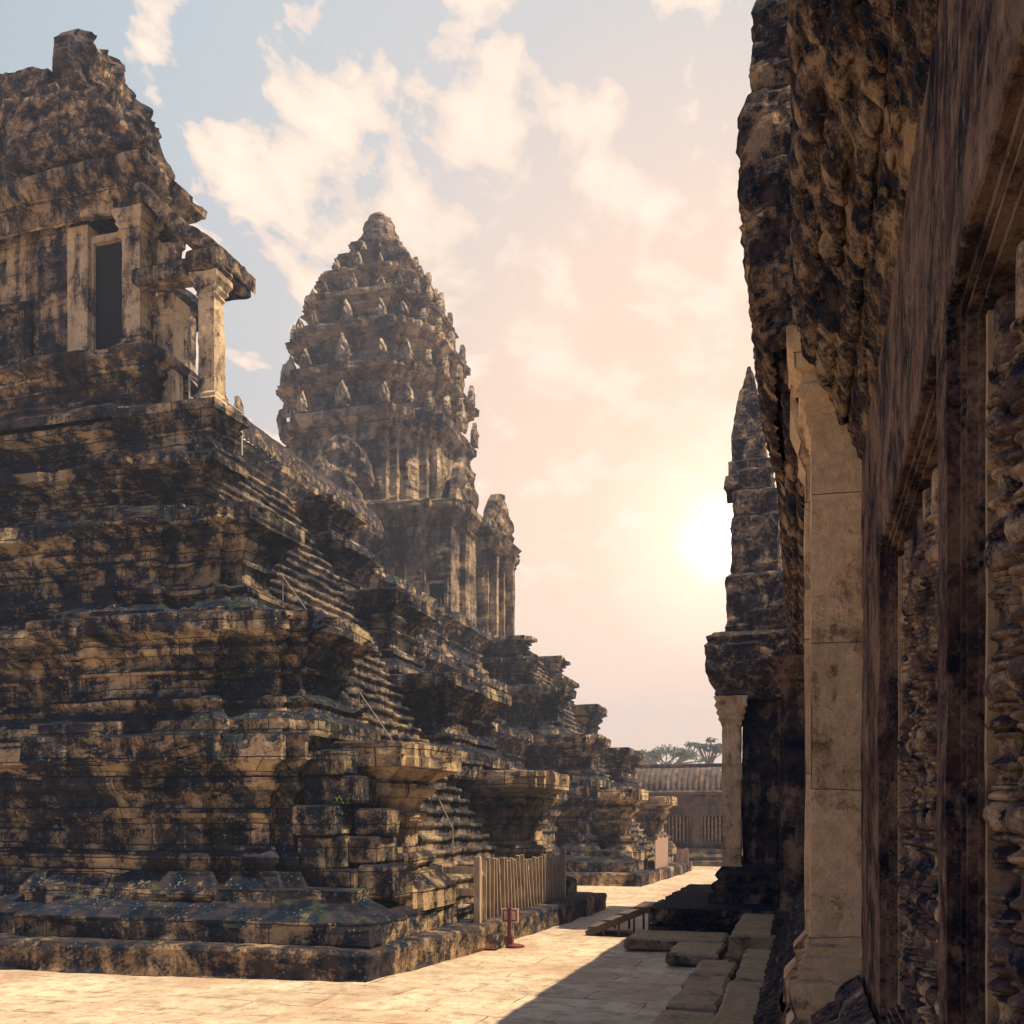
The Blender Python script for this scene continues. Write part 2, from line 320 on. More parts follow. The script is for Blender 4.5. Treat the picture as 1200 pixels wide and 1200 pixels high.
def strip(name, path, prof, mat, parent, lobes=None, seg=.05, amp=.03, seed=0, bosses=None):
    """sweep an open cross-section prof [(x, z)] along Y between path=(y0,y1); lobes = list of (prof index range, amplitude, pitch, phase)"""
    y0, y1 = path; n = max(2, int((y1 - y0) / seg)); Y = np.linspace(y0, y1, n + 1)
    pr = densify(prof, .05); H = len(pr); Xp = np.array([p[0] for p in pr]); Zp = np.array([p[1] for p in pr])
    tx = np.gradient(Xp); tz = np.gradient(Zp); ln = np.hypot(tx, tz) + 1e-9; nx, nzv = -tz / ln, tx / ln
    s_ = np.cumsum(np.hypot(np.diff(Xp, prepend=Xp[0]), np.diff(Zp, prepend=Zp[0])))
    YY, I = np.meshgrid(Y, np.arange(H), indexing='ij'); X = Xp[I]; Z = Zp[I]; S = s_[I]
    V = np.stack([X, YY, Z], -1).reshape(-1, 3); d = fbm(V, 2.1, seed) * amp * 1.5 + fbm(V, 8, seed + 4) * amp
    Sf = S.ravel(); Yf = YY.ravel()
    if lobes:
        pitch_s, pitch_y, la, s0, s1 = lobes
        row = np.floor(Sf / pitch_s); ph = (row % 2) * .5
        yy = Yf / pitch_y + ph + .25 * _h(row.astype(np.int64), row.astype(np.int64) * 0, row.astype(np.int64) * 0, 5)
        fs = Sf / pitch_s - row; fy = yy - np.floor(yy)
        lob = np.sqrt(np.clip(1 - ((fs - .5) * 2) ** 2, 0, 1)) * np.sqrt(np.clip(1 - ((fy - .5) * 2.1) ** 2, 0, 1))
        keep = (Sf > s0) & (Sf < s1); rr = _h(np.floor(yy).astype(np.int64), row.astype(np.int64), row.astype(np.int64) * 0, seed)
        d = d + keep * lob * la * (1 + .45 * rr) 
        d = d + keep * (np.abs(fbm(V, 9, seed + 8, 3)) * .3 - .05) * la
    V[:, 0] += nx[I].ravel() * d; V[:, 2] += nzv[I].ravel() * d
    Fc = [(a * H + b, a * H + b + 1, (a + 1) * H + b + 1, (a + 1) * H + b) for a in range(n) for b in range(H - 1)]
    uv = np.stack([Yf, Sf], 1)
    if bosses:
        VV = [V]; UU = [uv]; base_n = len(V); nu, nv = 12, 8
        for (bx, bz, dxn, dzn, pitch, rl, rh, rd) in bosses:
            yb = y0 + pitch * .3; k = 0
            while yb < y1 - .04:
                rr = random.Random(hash((round(yb * 100), round(bz * 100), seed))); s1 = rr.uniform(.8, 1.15); drop = rr.uniform(-.015, .015)
                if rr.random() > .07:
                    P_ = []
                    for a in range(nv + 1):
                        la = math.pi * a / nv
                        for b in range(nu):
                            lo = 2 * math.pi * b / nu; u_ = math.sin(la) * math.cos(lo); v_ = math.sin(la) * math.sin(lo); w__ = math.cos(la)
                            # u_: along y, w__: along the slope, v_: outwards; a groove down the middle and a drooping tip
                            ext = v_ * (1 - .30 * math.exp(-(u_ / .28) ** 2)) + .35 * max(0, -w__) ** 2
                            P_.append((bx + dxn * ext * rd * s1 + dzn * w__ * rh, yb + u_ * rl * s1 * (1 - .25 * w__), bz + dzn * ext * rd * s1 * 1.0 - dxn * w__ * rh * 1.0 + drop))
                    A_ = np.array(P_); A_ += np.stack([fbm(A_, 16, seed + q, 2) for q in (1, 2, 3)], 1) * .018
                    VV.append(A_); UU.append(A_[:, 1:]); 
                    Fc += [(base_n + a * nu + b, base_n + a * nu + (b + 1) % nu, base_n + (a + 1) * nu + (b + 1) % nu, base_n + (a + 1) * nu + b) for a in range(nv) for b in range(nu)]
                    base_n += len(A_)
                yb += pitch * rr.uniform(.93, 1.07)
        V = np.concatenate(VV); uv = np.concatenate(UU)
    return mesh_obj(name, V.tolist(), Fc, mat, parent, uv)

def outline_slab(name, pts, org, ux, thick, mat, parent, relief=.1, res=.1, seed=0, dirn=None, rs=2.5, amp_out=.05):
    """thick relief slab: 2-D outline pts (s,z) in the plane through org along ux, thickness towards dirn"""
    from mathutils.geometry import delaunay_2d_cdt
    ux = Vector(ux).normalized(); nrm = Vector(dirn).normalized(); org = Vector(org)
    bd = []
    for i in range(len(pts)):
        a = Vector(pts[i]); b = Vector(pts[(i + 1) % len(pts)]); k = max(1, int((b - a).length / res))
        for q in range(k):
            p = a.lerp(b, q / k); bd.append(p)
    arr = np.array([(p.x, 0, p.y) for p in bd]); jx = fbm(arr, 3, seed) * amp_out; jz = fbm(arr, 3, seed + 5) * amp_out
    bd = [Vector((p.x + jx[i], p.y + jz[i])) for i, p in enumerate(bd)]
    xs = [p.x for p in bd]; zs = [p.y for p in bd]; inner = []
    def inside(x, z):
        c = False; j = len(bd) - 1
        for i in range(len(bd)):
            if (bd[i].y > z) != (bd[j].y > z) and x < (bd[j].x - bd[i].x) * (z - bd[i].y) / (bd[j].y - bd[i].y) + bd[i].x: c = not c
            j = i
        return c
    x = min(xs)
    while x < max(xs):
        z = min(zs)
        while z < max(zs):
            xx, zz = x + random.uniform(-.2, .2) * res, z + random.uniform(-.2, .2) * res
            if inside(xx, zz) and min((xx - b.x) ** 2 + (zz - b.y) ** 2 for b in bd) > (res * .5) ** 2: inner.append(Vector((xx, zz)))
            z += res
        x += res
    nb = len(bd); vv, _, ff, *_ = delaunay_2d_cdt(bd + inner, [(i, (i + 1) % nb) for i in range(nb)], [], 1, 1e-6)
    A = np.array([(v.x, 0, v.y) for v in vv]); rl = np.abs(fbm(A, rs, seed + 2, 3)) * relief * 2 + fbm(A, 7, seed + 3, 2) * relief * .4
    # step the middle panel back, border proud
    V = []; k0 = len(vv)
    for i, v in enumerate(vv): V.append(tuple(org + ux * v.x + Vector((0, 0, v.y)) + nrm * (thick + (rl[i] if i >= nb else 0))))
    for v in vv: V.append(tuple(org + ux * v.x + Vector((0, 0, v.y))))
    Fc = [tuple(f) for f in ff] + [tuple(k0 + q for q in f)[::-1] for f in ff]
    for i in range(nb): j = (i + 1) % nb; Fc.append((i, k0 + i, k0 + j, j))
    return mesh_obj(name, V, Fc, mat, parent, [(v.x, v.y) for v in vv] * 2)
def mirror_half(h):   # outline from a right half list (s,z) bottom->top
    return h + [(-s, z) for s, z in reversed(h) if s > 1e-6]

# ------------------------------------------------------------------ ground
def ground_mat():
    m = bpy.data.materials.new('paving_stone'); m.use_nodes = True; t = m.node_tree; t.nodes.clear(); K = t.links.new
    geo = N(t, 'ShaderNodeNewGeometry'); P = geo.outputs['Position']
    mp2 = N(t, 'ShaderNodeMapping'); mp2.inputs['Rotation'].default_value = (0, 0, R(2.5)); K(P, mp2.inputs[0])
    n0 = N(t, 'ShaderNodeTexNoise', inp={'Scale': 1.1, 'Detail': 4}); K(P, n0.inputs['Vector'])
    ad = N(t, 'ShaderNodeVectorMath', operation='MULTIPLY_ADD'); K(n0.outputs['Color'], ad.inputs[0]); ad.inputs[1].default_value = (.16, .16, 0); K(mp2.outputs[0], ad.inputs[2])
    bt = N(t, 'ShaderNodeTexBrick', inp={'Scale': 1, 'Mortar Size': .012, 'Mortar Smooth': .6, 'Brick Width': 1.7, 'Row Height': .8}); K(ad.outputs[0], bt.inputs['Vector'])
    bt.inputs['Color1'].default_value = (.86, .86, .86, 1); bt.inputs['Color2'].default_value = (1.06, 1.06, 1.06, 1); bt.inputs['Mortar'].default_value = (.8, .8, .8, 1)
    def nz(s, d=5, r=.6, st=None):
        n = N(t, 'ShaderNodeTexNoise', inp={'Scale': s, 'Detail': d, 'Roughness': r})
        if st: q = N(t, 'ShaderNodeMapping'); q.inputs['Scale'].default_value = st; K(P, q.inputs[0]); K(q.outputs[0], n.inputs['Vector'])
        else: K(P, n.inputs['Vector'])
        return n.outputs['Fac']
    col = mixc(t, ramp(t, nz(.6, 6, .65), [(.35, 0), (.65, 1)]), (.52, .43, .33), (.70, .60, .47))
    col = mixc(t, ramp(t, nz(3.2, 6, .7), [(.46, 0), (.66, .85)]), col, (.30, .215, .145))
    col = mixc(t, ramp(t, nz(.35, 5, .65), [(.46, 0), (.60, .8)]), col, (.42, .28, .20))
    col = mixc(t, ramp(t, nz(7, 5, .75), [(.60, 0), (.68, .8)]), col, (.10, .075, .06))
    col = mixc(t, 1.0, col, bt.outputs['Color'], 'MULTIPLY')
    crk = mth(t, 'MULTIPLY', bt.outputs['Fac'], ramp(t, nz(1.3, 4, .7), [(.46, .05), (.6, 1)]))
    col = mixc(t, mth(t, 'MULTIPLY', crk, .9), col, (.035, .03, .03))
    h = mth(t, 'ADD', mth(t, 'MULTIPLY', nz(9, 6, .7), .6), nz(1.6, 4, .6)); h = mth(t, 'SUBTRACT', h, mth(t, 'MULTIPLY', crk, .7))
    bp = N(t, 'ShaderNodeBump', inp={'Strength': 1.0, 'Distance': .08}); K(h, bp.inputs['Height'])
    b = N(t, 'ShaderNodeBsdfPrincipled', inp={'Roughness': .75, 'Specular IOR Level': .35}); K(col, b.inputs['Base Color']); K(bp.outputs[0], b.inputs['Normal'])
    o = N(t, 'ShaderNodeOutputMaterial'); K(b.outputs[0], o.inputs[0]); return m
M['ground'] = ground_mat()
# fine grid where it is seen close, then one skirt out to the horizon
gx = np.concatenate([[-260, -120, -60], np.arange(-24, 10.01, .22), [40, 120, 260]]); gy = np.concatenate([[-120, -30], np.arange(6, 62, .25), [100, 180, 300]])
GX, GY = np.meshgrid(gx, gy); GV = np.stack([GX.ravel(), GY.ravel(), GX.ravel() * 0], 1)
GV[:, 2] = fbm(GV, .6, 3) * .035 + fbm(GV, 2.4, 5) * .012
sx = np.floor(GX.ravel() / 1.7).astype(np.int64); sy = np.floor(GY.ravel() / .8).astype(np.int64); GV[:, 2] += _h(sx, sy, sx * 0, 2) * .012 - .03
nxg = len(gx); GF = [(j * nxg + i, j * nxg + i + 1, (j + 1) * nxg + i + 1, (j + 1) * nxg + i) for j in range(len(gy) - 1) for i in range(nxg - 1)]
g = mesh_obj('courtyard_ground', GV.tolist(), GF, M['ground']); tag(g, 'pale worn sandstone paving of the courtyard', kind='structure')

# ------------------------------------------------------------------ kerbs
k1 = moulded('kerb', [(-30, 12.9), (-6.35, 14.05), (-5.75, 18.9), (-5.35, 28.1), (-9, 28.3), (-30, 20)], [(0, -.05), (0, .1), (.02, .38), (-.03, .45), (-.6, .47)], M['kerb'], seg=.1, vs=.07, amp=.03, jit=.04, block=(1.35, 9), seed=4, chip=.09)
tag(k1, 'low worn stone kerb running along the foot of the near stair base', kind='structure')
k2 = moulded('kerb', [(-30, 38.2), (-8.7, 38.6), (-6.0, 38.75), (-5.5, 48.4), (-5.5, 53), (-30, 53)], [(0, -.05), (0, .1), (.02, .38), (-.03, .45), (-.6, .47)], M['kerb'], seg=.16, vs=.1, amp=.03, jit=.04, block=(1.35, 9), seed=6, chip=.08)
tag(k2, 'low worn stone kerb in front of the farther stair base', kind='structure')

# ------------------------------------------------------------------ stepped stair bases of the temple pyramid
def stair_base(dy, q, label, seed, near=True):
    """dy shifts along the court, q coarsens the mesh with distance"""
    T = thing('stepped_stair_base', (-12, 20 + dy, 0), label, 'temple base')
    S = lambda pl: [(x, y + dy) for x, y in pl]
    kw = dict(seg=.11 * q, vs=.055 * q, block=(.95, .38))
    # plinth with its sloping top course
    pl = [(-30, 14.55), (-13, 14.55), (-13, 14.3), (-6.5, 14.45), (-6.45, 18.6), (-7.6, 18.6), (-7.6, 24.4), (-6.3, 24.4), (-6.1, 27.6), (-9.2, 27.6), (-9.2, 29), (-30, 29)]
    moulded('plinth', S(pl), [(0, .44), (.02, .5), (.02, .84), (-.04, .88), (-.42, 1.06), (-.5, 1.1), (-.54, 1.3), (-1.0, 1.32)], M['base'], T, amp=.04, jit=.03, chip=.10, seed=seed, **kw)
    def tier(z0, z1, xf, ya, y1, y2, y3, xs, p, sd, yb=29.0, xm=None):
        xm = xm or xs - .3
        plan = [(-30, ya + .5), (-12.9, ya + .5), (-12.9, ya), (xf - 1.5, ya), (xf - 1.5, ya + .22), (xf - .35, ya + .22), (xf - .35, ya + .4), (xf, ya + .4), (xf, y1), (xs, y1), (xs, y2), (xf, y2), (xf, y3), (xm, y3), (xm, yb), (-30, yb)]
        if not near: plan = [(x if x > -29 else -24, y) for x, y in plan]
        moulded('terrace', S(plan), khmer(z0, z1, p), M['base'], T, amp=.032, jit=.05, chip=.17, seed=seed + sd, **kw)
    tier(.9, 3.95, -8.5, 15.35, 17.7, 23.3, 27.0, -9.2, .50, 1)
    tier(3.9, 6.05, -8.4, 15.5, 17.7, 23.2, 27.0, -10.6, .48, 2)
    tier(6.0, 8.2, -9.95, 16.1, 17.6, 23.4, 25.2, -11.8, .46, 3)
    tier(8.15, 9.55, -11.35, 16.9, 17.7, 23.4, 25.0, -12.6, .40, 4)
    tier(9.5, 10.6, -11.6, 17.3, 17.9, 23.2, 24.6, -13.0, .34, 5)
    # the stepped cheek blocks in front of the terraces, either side of the flight
    def cheek(x0, x1, y0, y1, z0, z1, p, sd, ch=.14):
        moulded('stair_cheek', S([(x0, y0), (x1 - .3, y0), (x1 - .3, y0 + .2), (x1 - .12, y0 + .2), (x1 - .12, y0 + .38), (x1, y0 + .38), (x1, y1 - .34), (x1 - .15, y1 - .34), (x1 - .15, y1 - .15), (x1 - .3, y1 - .15), (x1 - .3, y1), (x0, y1)]), khmer(z0, z1, p, top=1.15, bot=1.05), M['cheek'], T, amp=.035, jit=.03, chip=ch, seed=seed + sd, seg=.09 * q, vs=.05 * q, block=(.8, .4))
    cheek(-9.4, -7.0, 16.85, 18.15, .87, 3.85, .55, 11)
    cheek(-9.4, -6.75, 25.15, 26.75, .87, 3.75, .52, 12)
    # worn flight of steps, steep
    n = 36; z0, z1, xa, xb = .45, 10.6, -6.45, -12.6; V = []; Fc = []; ny = int(5.2 / (.14 * q)); ys = np.linspace(17.95, 23.35, ny + 1)
    sec = []
    for i in range(n):
        t0 = i / n; t1 = (i + 1) / n; x = xa + (xb - xa) * t0; z = z0 + (z1 - z0) * t0; zz = z0 + (z1 - z0) * t1; xx = xa + (xb - xa) * t1
        sec += [(x - .035, z + .012), (x - .045, z + .06), (x - .04, zz - .11), (x - .0, zz - .09), (x + .012, zz - .06), (x, zz - .012), (x - .035, zz)]
    A = np.array([[s_[0], y, s_[1]] for y in ys for s_ in sec]); A[:, 0] += fbm(A, 1.6, seed + 50) * .05 + fbm(A, 6, seed + 52) * .015; A[:, 2] += fbm(A, 1.2, seed + 51) * .03 + fbm(A, 7, seed + 53) * .012
    stp = np.tile(np.arange(len(sec)) // 7, ny + 1); blk = np.floor(A[:, 1] / .8 + _h(stp, stp, stp * 0, 8)).astype(np.int64); A[:, 0] += _h(stp, blk, stp * 0, 11) * .035; A[:, 2] += _h(stp, blk, stp * 0, 12) * .025
    A[:, 1] += dy; hs = len(sec)
    Fc = [(a * hs + b, (a + 1) * hs + b, (a + 1) * hs + b + 1, a * hs + b + 1) for a in range(ny) for b in range(hs - 1)]
    arc = np.cumsum([0] + [math.hypot(sec[i + 1][0] - sec[i][0], sec[i + 1][1] - sec[i][1]) for i in range(hs - 1)])
    uv = np.stack([np.repeat(ys, hs), np.tile(arc, ny + 1)], 1)
    mesh_obj('staircase', A.tolist(), Fc, M['stair'], T, uv)
    return T
near_base = stair_base(0, 1.0, 'huge dark lichen covered stepped stone base with steep stairs, behind the wooden picket fence', 100)
far_base = stair_base(25, 1.9, 'farther stepped stone stair base below the tall temple tower', 300, near=False)
# the terrace wall that joins the two, set back from the court
T = thing('terrace_wall', (-16, 34, 0), 'set back stone terrace wall joining the two stair bases', 'temple base')
for i, (z0, z1, xf, p) in enumerate([(0, 3.95, -9.6, .45), (3.9, 6.05, -11.0, .42), (6.0, 8.2, -12.2, .4), (8.15, 10.6, -13.2, .4)]):
    moulded('terrace', [(-19, 29.3), (xf, 29.3), (xf, 39.4 + i * .6), (-19, 39.4 + i * .6)], khmer(z0, z1, p), M['base'], T, amp=.05, jit=.04, chip=.2, seed=500 + i, seg=.2, vs=.1)
# loose courses of squared blocks in the angle of the near base
rb = [(-8.35, -7.25, 15.55, 16.75, 1.12, 1.62), (-8.3, -7.5, 15.6, 16.8, 1.63, 2.18), (-8.35, -7.55, 15.45, 16.7, 2.2, 2.72), (-8.3, -7.3, 15.75, 16.8, 2.74, 3.22), (-7.45, -6.85, 16.0, 16.6, 2.2, 2.66), (-7.22, -6.6, 15.7, 16.55, 1.12, 1.7), (-7.48, -6.95, 15.85, 16.7, 1.72, 2.18), (-8.3, -7.5, 15.7, 16.75, 3.24, 3.68)]
words = ['lowest long block of the loose stack', 'second block up in the loose stack', 'middle block with moss on its top in the loose stack', 'broad block near the top of the loose stack', 'small square block at the outer side of the loose stack', 'squat block at the outer foot of the loose stack', 'short outer block above the squat foot block of the loose stack', 'topmost block of the loose stack under the cornice']
for i, b in enumerate(rb):
    o = slab('stone_block', *b, M['base'], None, seg=.07, amp=.03, seed=600 + i, r=.035, chip=.05)
    tag(o, words[i] + ' beside the near stairs', 'stone block', 'loose squared blocks in the corner of the stair base')

# ------------------------------------------------------------------ corner pavilion on top of the near base
T = thing('temple_pavilion', (-15, 20, 10.6), 'roofless looking stone pavilion with columns and carved gable on top of the near base', 'pavilion')
def colm(name, x, y, z0, z1, w, mat, par, p=.10, seed=0, amp=.012, wy=None, seg=.09, chip=.03):
    wy = wy or w; H = z1 - z0; a, b = w / 2, wy / 2
    pr = [(p * 1.2, z0), (p * 1.2, z0 + .10), (p * .8, z0 + .14), (p, z0 + .2), (p * .5, z0 + .26), (p * .6, z0 + .32), (0, z0 + .38), (0, z1 - .46), (p * .5, z1 - .42), (p * .3, z1 - .36), (p * .9, z1 - .28), (p * .8, z1 - .22), (p * 1.3, z1 - .14), (p * 1.5, z1 - .1), (p * 1.5, z1)]
    return moulded(name, [(x - a, y - b), (x + a, y - b), (x + a, y + b), (x - a, y + b)], pr, mat, par, seg=seg, vs=.08, amp=amp, jit=.0, seed=seed, chip=chip)
moulded('plinth', [(-24, 17.55), (-12.75, 17.55), (-12.75, 19.4), (-14.6, 19.4), (-14.6, 23.0), (-24, 23.0)], khmer(10.6, 12.05, .30), M['pav'], T, seg=.13, vs=.07, amp=.035, jit=.02, chip=.15, seed=40)
# walls with openings on the side facing the camera
moulded('wall', [(-24, 18.1), (-15.75, 18.1), (-15.75, 17.95), (-14.95, 17.95), (-14.95, 22.6), (-24, 22.6)], [(.12, 12.0), (.12, 12.2), (.0, 12.35), (0, 15.4), (.1, 15.6)], M['pav'], T, seg=.16, vs=.12, amp=.02, jit=.006, chip=.03, seed=41)
# blind window panel
f_ = MB(); f_.box(-18.2, -16.02, 17.96, 18.085, 13.55, 13.66).box(-16.13, -16.0, 17.95, 18.085, 12.35, 13.548).box(-18.2, -16.135, 18.0, 18.085, 12.3, 12.4)
wf = f_.build('window', M['pav'], T)
slab('pilaster', -14.92, -14.42, 17.85, 18.3, 12.0, 15.0, M['pavcol'], T, seg=.1, amp=.01, seed=42, r=.02)
# door frame and a near-black panel that paints in the shade behind it
d_ = MB(); d_.box(-14.40, -14.35, 17.95, 18.03, 12.05, 14.62).box(-13.57, -13.52, 17.95, 18.03, 12.05, 14.62).box(-14.40, -13.52, 17.93, 18.2, 14.62, 14.76)
dr = d_.build('door_frame', M['pavcol'], T)
MB().box(-14.42, -13.5, 18.06, 18.12, 12.05, 14.62).build('doorway_shade', M['void'], T)
slab('inner_wall', -14.9, -14.1, 18.72, 19.2, 12.05, 15.0, M['pav'], T, seg=.3, amp=.01)
colm('column', -13.62, 19.0, 12.0, 14.95, .34, M['pavcol'], T, seed=45, amp=.02)
colm('column', -13.2, 17.85, 12.0, 14.95, .42, M['pavcol'], T, seed=44, amp=.03)
colm('column', -12.72, 18.25, 10.6, 13.3, .40, M['pavcol'], T, seed=46, p=.07)
# stepped outer porch
moulded('porch_floor', [(-12.9, 17.2), (-11.05, 17.2), (-11.05, 18.0), (-12.9, 18.0)], khmer(9.4, 10.62, .22), M['base'], T, seg=.1, vs=.06, amp=.04, jit=.03, chip=.1, seed=47)
colm('column', -11.3, 17.6, 10.55, 13.25, .36, M['pavcol'], T, seed=48, amp=.035, chip=.12, p=.08)
slab('lintel', -13.0, -11.05, 17.38, 17.85, 13.27, 13.62, M['pav'], T, seg=.09, amp=.03, seed=50, r=.05, chip=.1)
# entablature over the door bay
moulded('cornice', [(-24, 17.75), (-12.95, 17.6), (-12.95, 18.9), (-15.2, 18.9), (-15.2, 22.9), (-24, 22.9)], [(-.1, 14.95), (.0, 15.0), (.02, 15.2), (.18, 15.28), (.12, 15.36), (.26, 15.46), (.40, 15.62), (.42, 15.8), (.30, 15.85), (.1, 16.0), (-.5, 16.25)], M['pav'], T, seg=.1, vs=.05, amp=.04, jit=.03, block=(.8, .3), chip=.28, seed=52)
# little broken roof over the door bay and the sloping half vault down to the outer column
outline_slab('porch_roof', [(-3.2, 0), (-.2, 0), (.05, .12), (-.35, .55), (-.7, .95), (-1.1, 1.25), (-3.2, 1.45)], (-12.75, 17.7, 16.0), (1, 0, 0), .5, M['eave'], T, relief=.08, dirn=(0, -1, 0), seed=53)
V = []; Fc = []
def slope_roof(name, prof, y0, y1, mat, par, th=.22, seed=0, amp=.05):
    pr = densify(prof, .08); ny = int((y1 - y0) / .1); ys = np.linspace(y0, y1, ny + 1); H = len(pr)
    top = np.array([[p[0], y, p[1]] for y in ys for p in pr]); top[:, 2] += fbm(top, 2.5, seed) * amp + fbm(top, 8, seed + 1) * amp * .6 + .03 * np.abs(np.sin(top[:, 1] * 14))
    bot = np.array([[p[0], y, p[1] - th] for y in ys for p in pr]); V = np.concatenate([top, bot]).tolist(); B = len(top); Fc = []
    for a in range(ny):
        for b in range(H - 1):
            i = a * H + b; Fc += [(i, i + 1, i + H + 1, i + H), (B + i, B + i + H, B + i + H + 1, B + i + 1)]
    for b in range(H - 1):
        Fc += [(b, B + b, B + b + 1, b + 1)]; i = ny * H + b; Fc += [(i, i + 1, B + i + 1, B + i)]
    for a in range(ny):
        i = a * H; Fc += [(i, i + H, B + i + H, B + i)]; i = a * H + H - 1; Fc += [(i, B + i, B + i + H, i + H)]
    return mesh_obj(name, V, Fc, mat, par)
slope_roof('half_vault', [(-13.35, 15.75), (-12.9, 15.45), (-12.2, 14.65), (-11.6, 14.15), (-11.2, 13.95), (-10.95, 13.72)], 17.3, 18.7, M['eave'], T, th=.30, seed=54, amp=.09)
slab('beam', -11.62, -10.98, 17.25, 18.6, 13.28, 13.68, M['pav'], T, seg=.11, amp=.05, seed=55, r=.05, chip=.1)
# main body above: storey, roof and carved gable towards the court
moulded('upper_storey', [(-26, 18.55), (-15.9, 18.55), (-15.9, 22.6), (-26, 22.6)], [(.25, 15.9), (.25, 16.3), (.05, 16.45), (0, 16.5), (0, 17.35), (.12, 17.4), (.10, 17.55), (.3, 17.72), (.22, 17.85), (.45, 18.05), (.48, 18.3), (.3, 18.42)], M['pav'], T, seg=.12, vs=.06, amp=.035, jit=.03, chip=.2, seed=56)
slope_roof('vault_roof', [(-26, 19.6), (-22, 19.25), (-16.3, 19.05), (-15.9, 18.95)], 18.4, 22.7, M['eave'], T, th=.7, seed=57, amp=.09)
half = [(2.35, 0), (2.2, .45), (2.45, .6), (2.05, .95), (1.95, 1.35), (2.05, 1.55), (1.65, 1.95), (1.6, 2.35), (1.45, 2.7), (1.1, 3.0), (.9, 3.35), (.62, 3.6), (.35, 3.75), (.15, 3.72)]
hl = [(2.35, 0), (2.2, .45), (2.45, .6), (2.1, 1.0), (2.05, 1.5), (1.75, 2.0), (1.65, 2.5), (1.35, 2.95), (1.05, 3.3), (.6, 3.5), (.25, 3.65), (-.3, 3.72), (-.7, 3.95), (-1.1, 3.75), (-1.5, 3.85), (-1.95, 3.35), (-2.0, 2.3), (-2.0, 1.2), (-2.25, 0)]
hl = [(a_, z_ * .83) for a_, z_ in hl]
gb = outline_slab('gable', hl, (-15.75, 20.35, 16.85), (0, 1, 0), .38, M['pav'], T, relief=.24, res=.065, dirn=(1, 0, 0), seed=58, rs=2.2, amp_out=.07)
# railings of thin rods by the doorway and stair head
r_ = thing('metal_railing', (-12.2, 18.4, 11.0), 'thin pale metal railing at the head of the near stairs', 'railing')
b_ = MB()
for y in (17.9, 18.9, 19.9): b_.bar((-12.0, y, 10.6), (-12.0, y, 11.55), .02)
for z in (11.1, 11.55): b_.bar((-12.0, 17.9, z), (-12.0, 19.9, z), .018)
b_.bar((-12.0, 17.9, 11.5), (-11.3, 17.9, 10.7), .018); b_.build('rods', M['metal'], r_)

# ------------------------------------------------------------------ roofed gallery between pavilion and tower
T = thing('roofed_gallery', (-16, 34, 10.6), 'long stone gallery with ribbed curved roof leading from the pavilion to the tower', 'gallery')
moulded('wall', [(-22.5, 24.2), (-18.9, 24.2), (-18.9, 43.1), (-22.5, 43.1)], [(.3, 10.5), (.3, 10.9), (.1, 11.0), (0, 11.1), (0, 14.55), (.1, 14.62), (.08, 14.8), (.22, 14.98), (.18, 15.15), (.42, 15.4), (.45, 15.65), (.3, 15.7)], M['pav'], T, seg=.2, vs=.08, amp=.03, jit=.02, chip=.08, seed=70)
ny = 250; ys = np.linspace(24.0, 43.15, ny + 1); sec = [(-18.5 - 2.6 * (1 - math.cos(a)), 15.65 + 1.75 * math.sin(a)) for a in np.linspace(0, R(88), 14)]; sec += [(-21.0, 17.6), (-21.15, 17.6)]; H = len(sec)
A = np.array([[s_[0], y, s_[1]] for y in ys for s_ in sec]); rib = np.abs(np.sin(A[:, 1] * math.pi / .30)) ** .6 * .10; A[:, 0] += rib * .6; A[:, 2] += rib * .6 + fbm(A, 1.2, 71) * .06
Fc = [(a * H + b, (a + 1) * H + b, (a + 1) * H + b + 1, a * H + b + 1) for a in range(ny) for b in range(H - 1)]
mesh_obj('ribbed_roof', A.tolist(), Fc, M['eave'], T, np.stack([A[:, 1], A[:, 2]], 1))
mesh_obj('roof_end', [(-18.5, 24.0, 15.65)] + [(x, 24.02, z) for x, z in sec] + [(-21.15, 24.02, 15.65)], [tuple(range(H + 2))], M['pav'], T)
for k in range(15): MB().box(-18.89, -18.76, 25.2 + k * 1.2, 25.2 + k * 1.2 + .17, 11.15, 14.6).build('pilaster', M['pav'], T)
# crown of ornaments seen through the porch
def antefix(name, x, y, z, w, h, th, ang, mat, par, seed=0, res=None):
    o = antefix_mesh(w, h, th, seed)
    ob = bpy.data.objects.new(name, o); ob.data.materials.clear() if False else None
    col_.objects.link(ob); ob.parent = par; ob.matrix_parent_inverse = par.matrix_basis.inverted(); ob.location = (x, y, z); ob.rotation_euler = (0, R(random.uniform(-3, 3)), ang)
    return ob
_afc = {}
def antefix_mesh(w, h, th, seed):
    key = (round(w, 2), round(h, 2), seed % 9)
    if key in _afc: return _afc[key]
    out = [(.46, 0), (.40, .08), (.50, .2), (.44, .34), (.46, .44), (.34, .58), (.32, .68), (.16, .84), (.07, .95), (0, 1.06)]
    pts = [(s * w, z * h) for s, z in out] + [(-s * w, z * h) for s, z in reversed(out[:-1])]
    n = len(pts); V = []; rings = [(1.0, -th / 2), (1.0, th * .35), (.8, th * .6), (.72, th * .42), (.45, th * .5), (.2, th * .8)]
    for sc_, d in rings:
        for s, z in pts: V.append((s * sc_, -d, h * .42 + (z - h * .42) * sc_))
    A = np.array(V); A += np.stack([fbm(A, 5, seed + k, 2) for k in (1, 2, 3)], 1) * .16 * w
    Fc = [(r * n + i, r * n + (i + 1) % n, (r + 1) * n + (i + 1) % n, (r + 1) * n + i) for r in range(len(rings) - 1) for i in range(n)]
    Fc += [tuple(range(n))[::-1], tuple((len(rings) - 1) * n + i for i in range(n))]
    me = bpy.data.meshes.new('antefix'); me.from_pydata(A.tolist(), [], Fc); me.materials.append(M['afx']); _afc[key] = me; return me
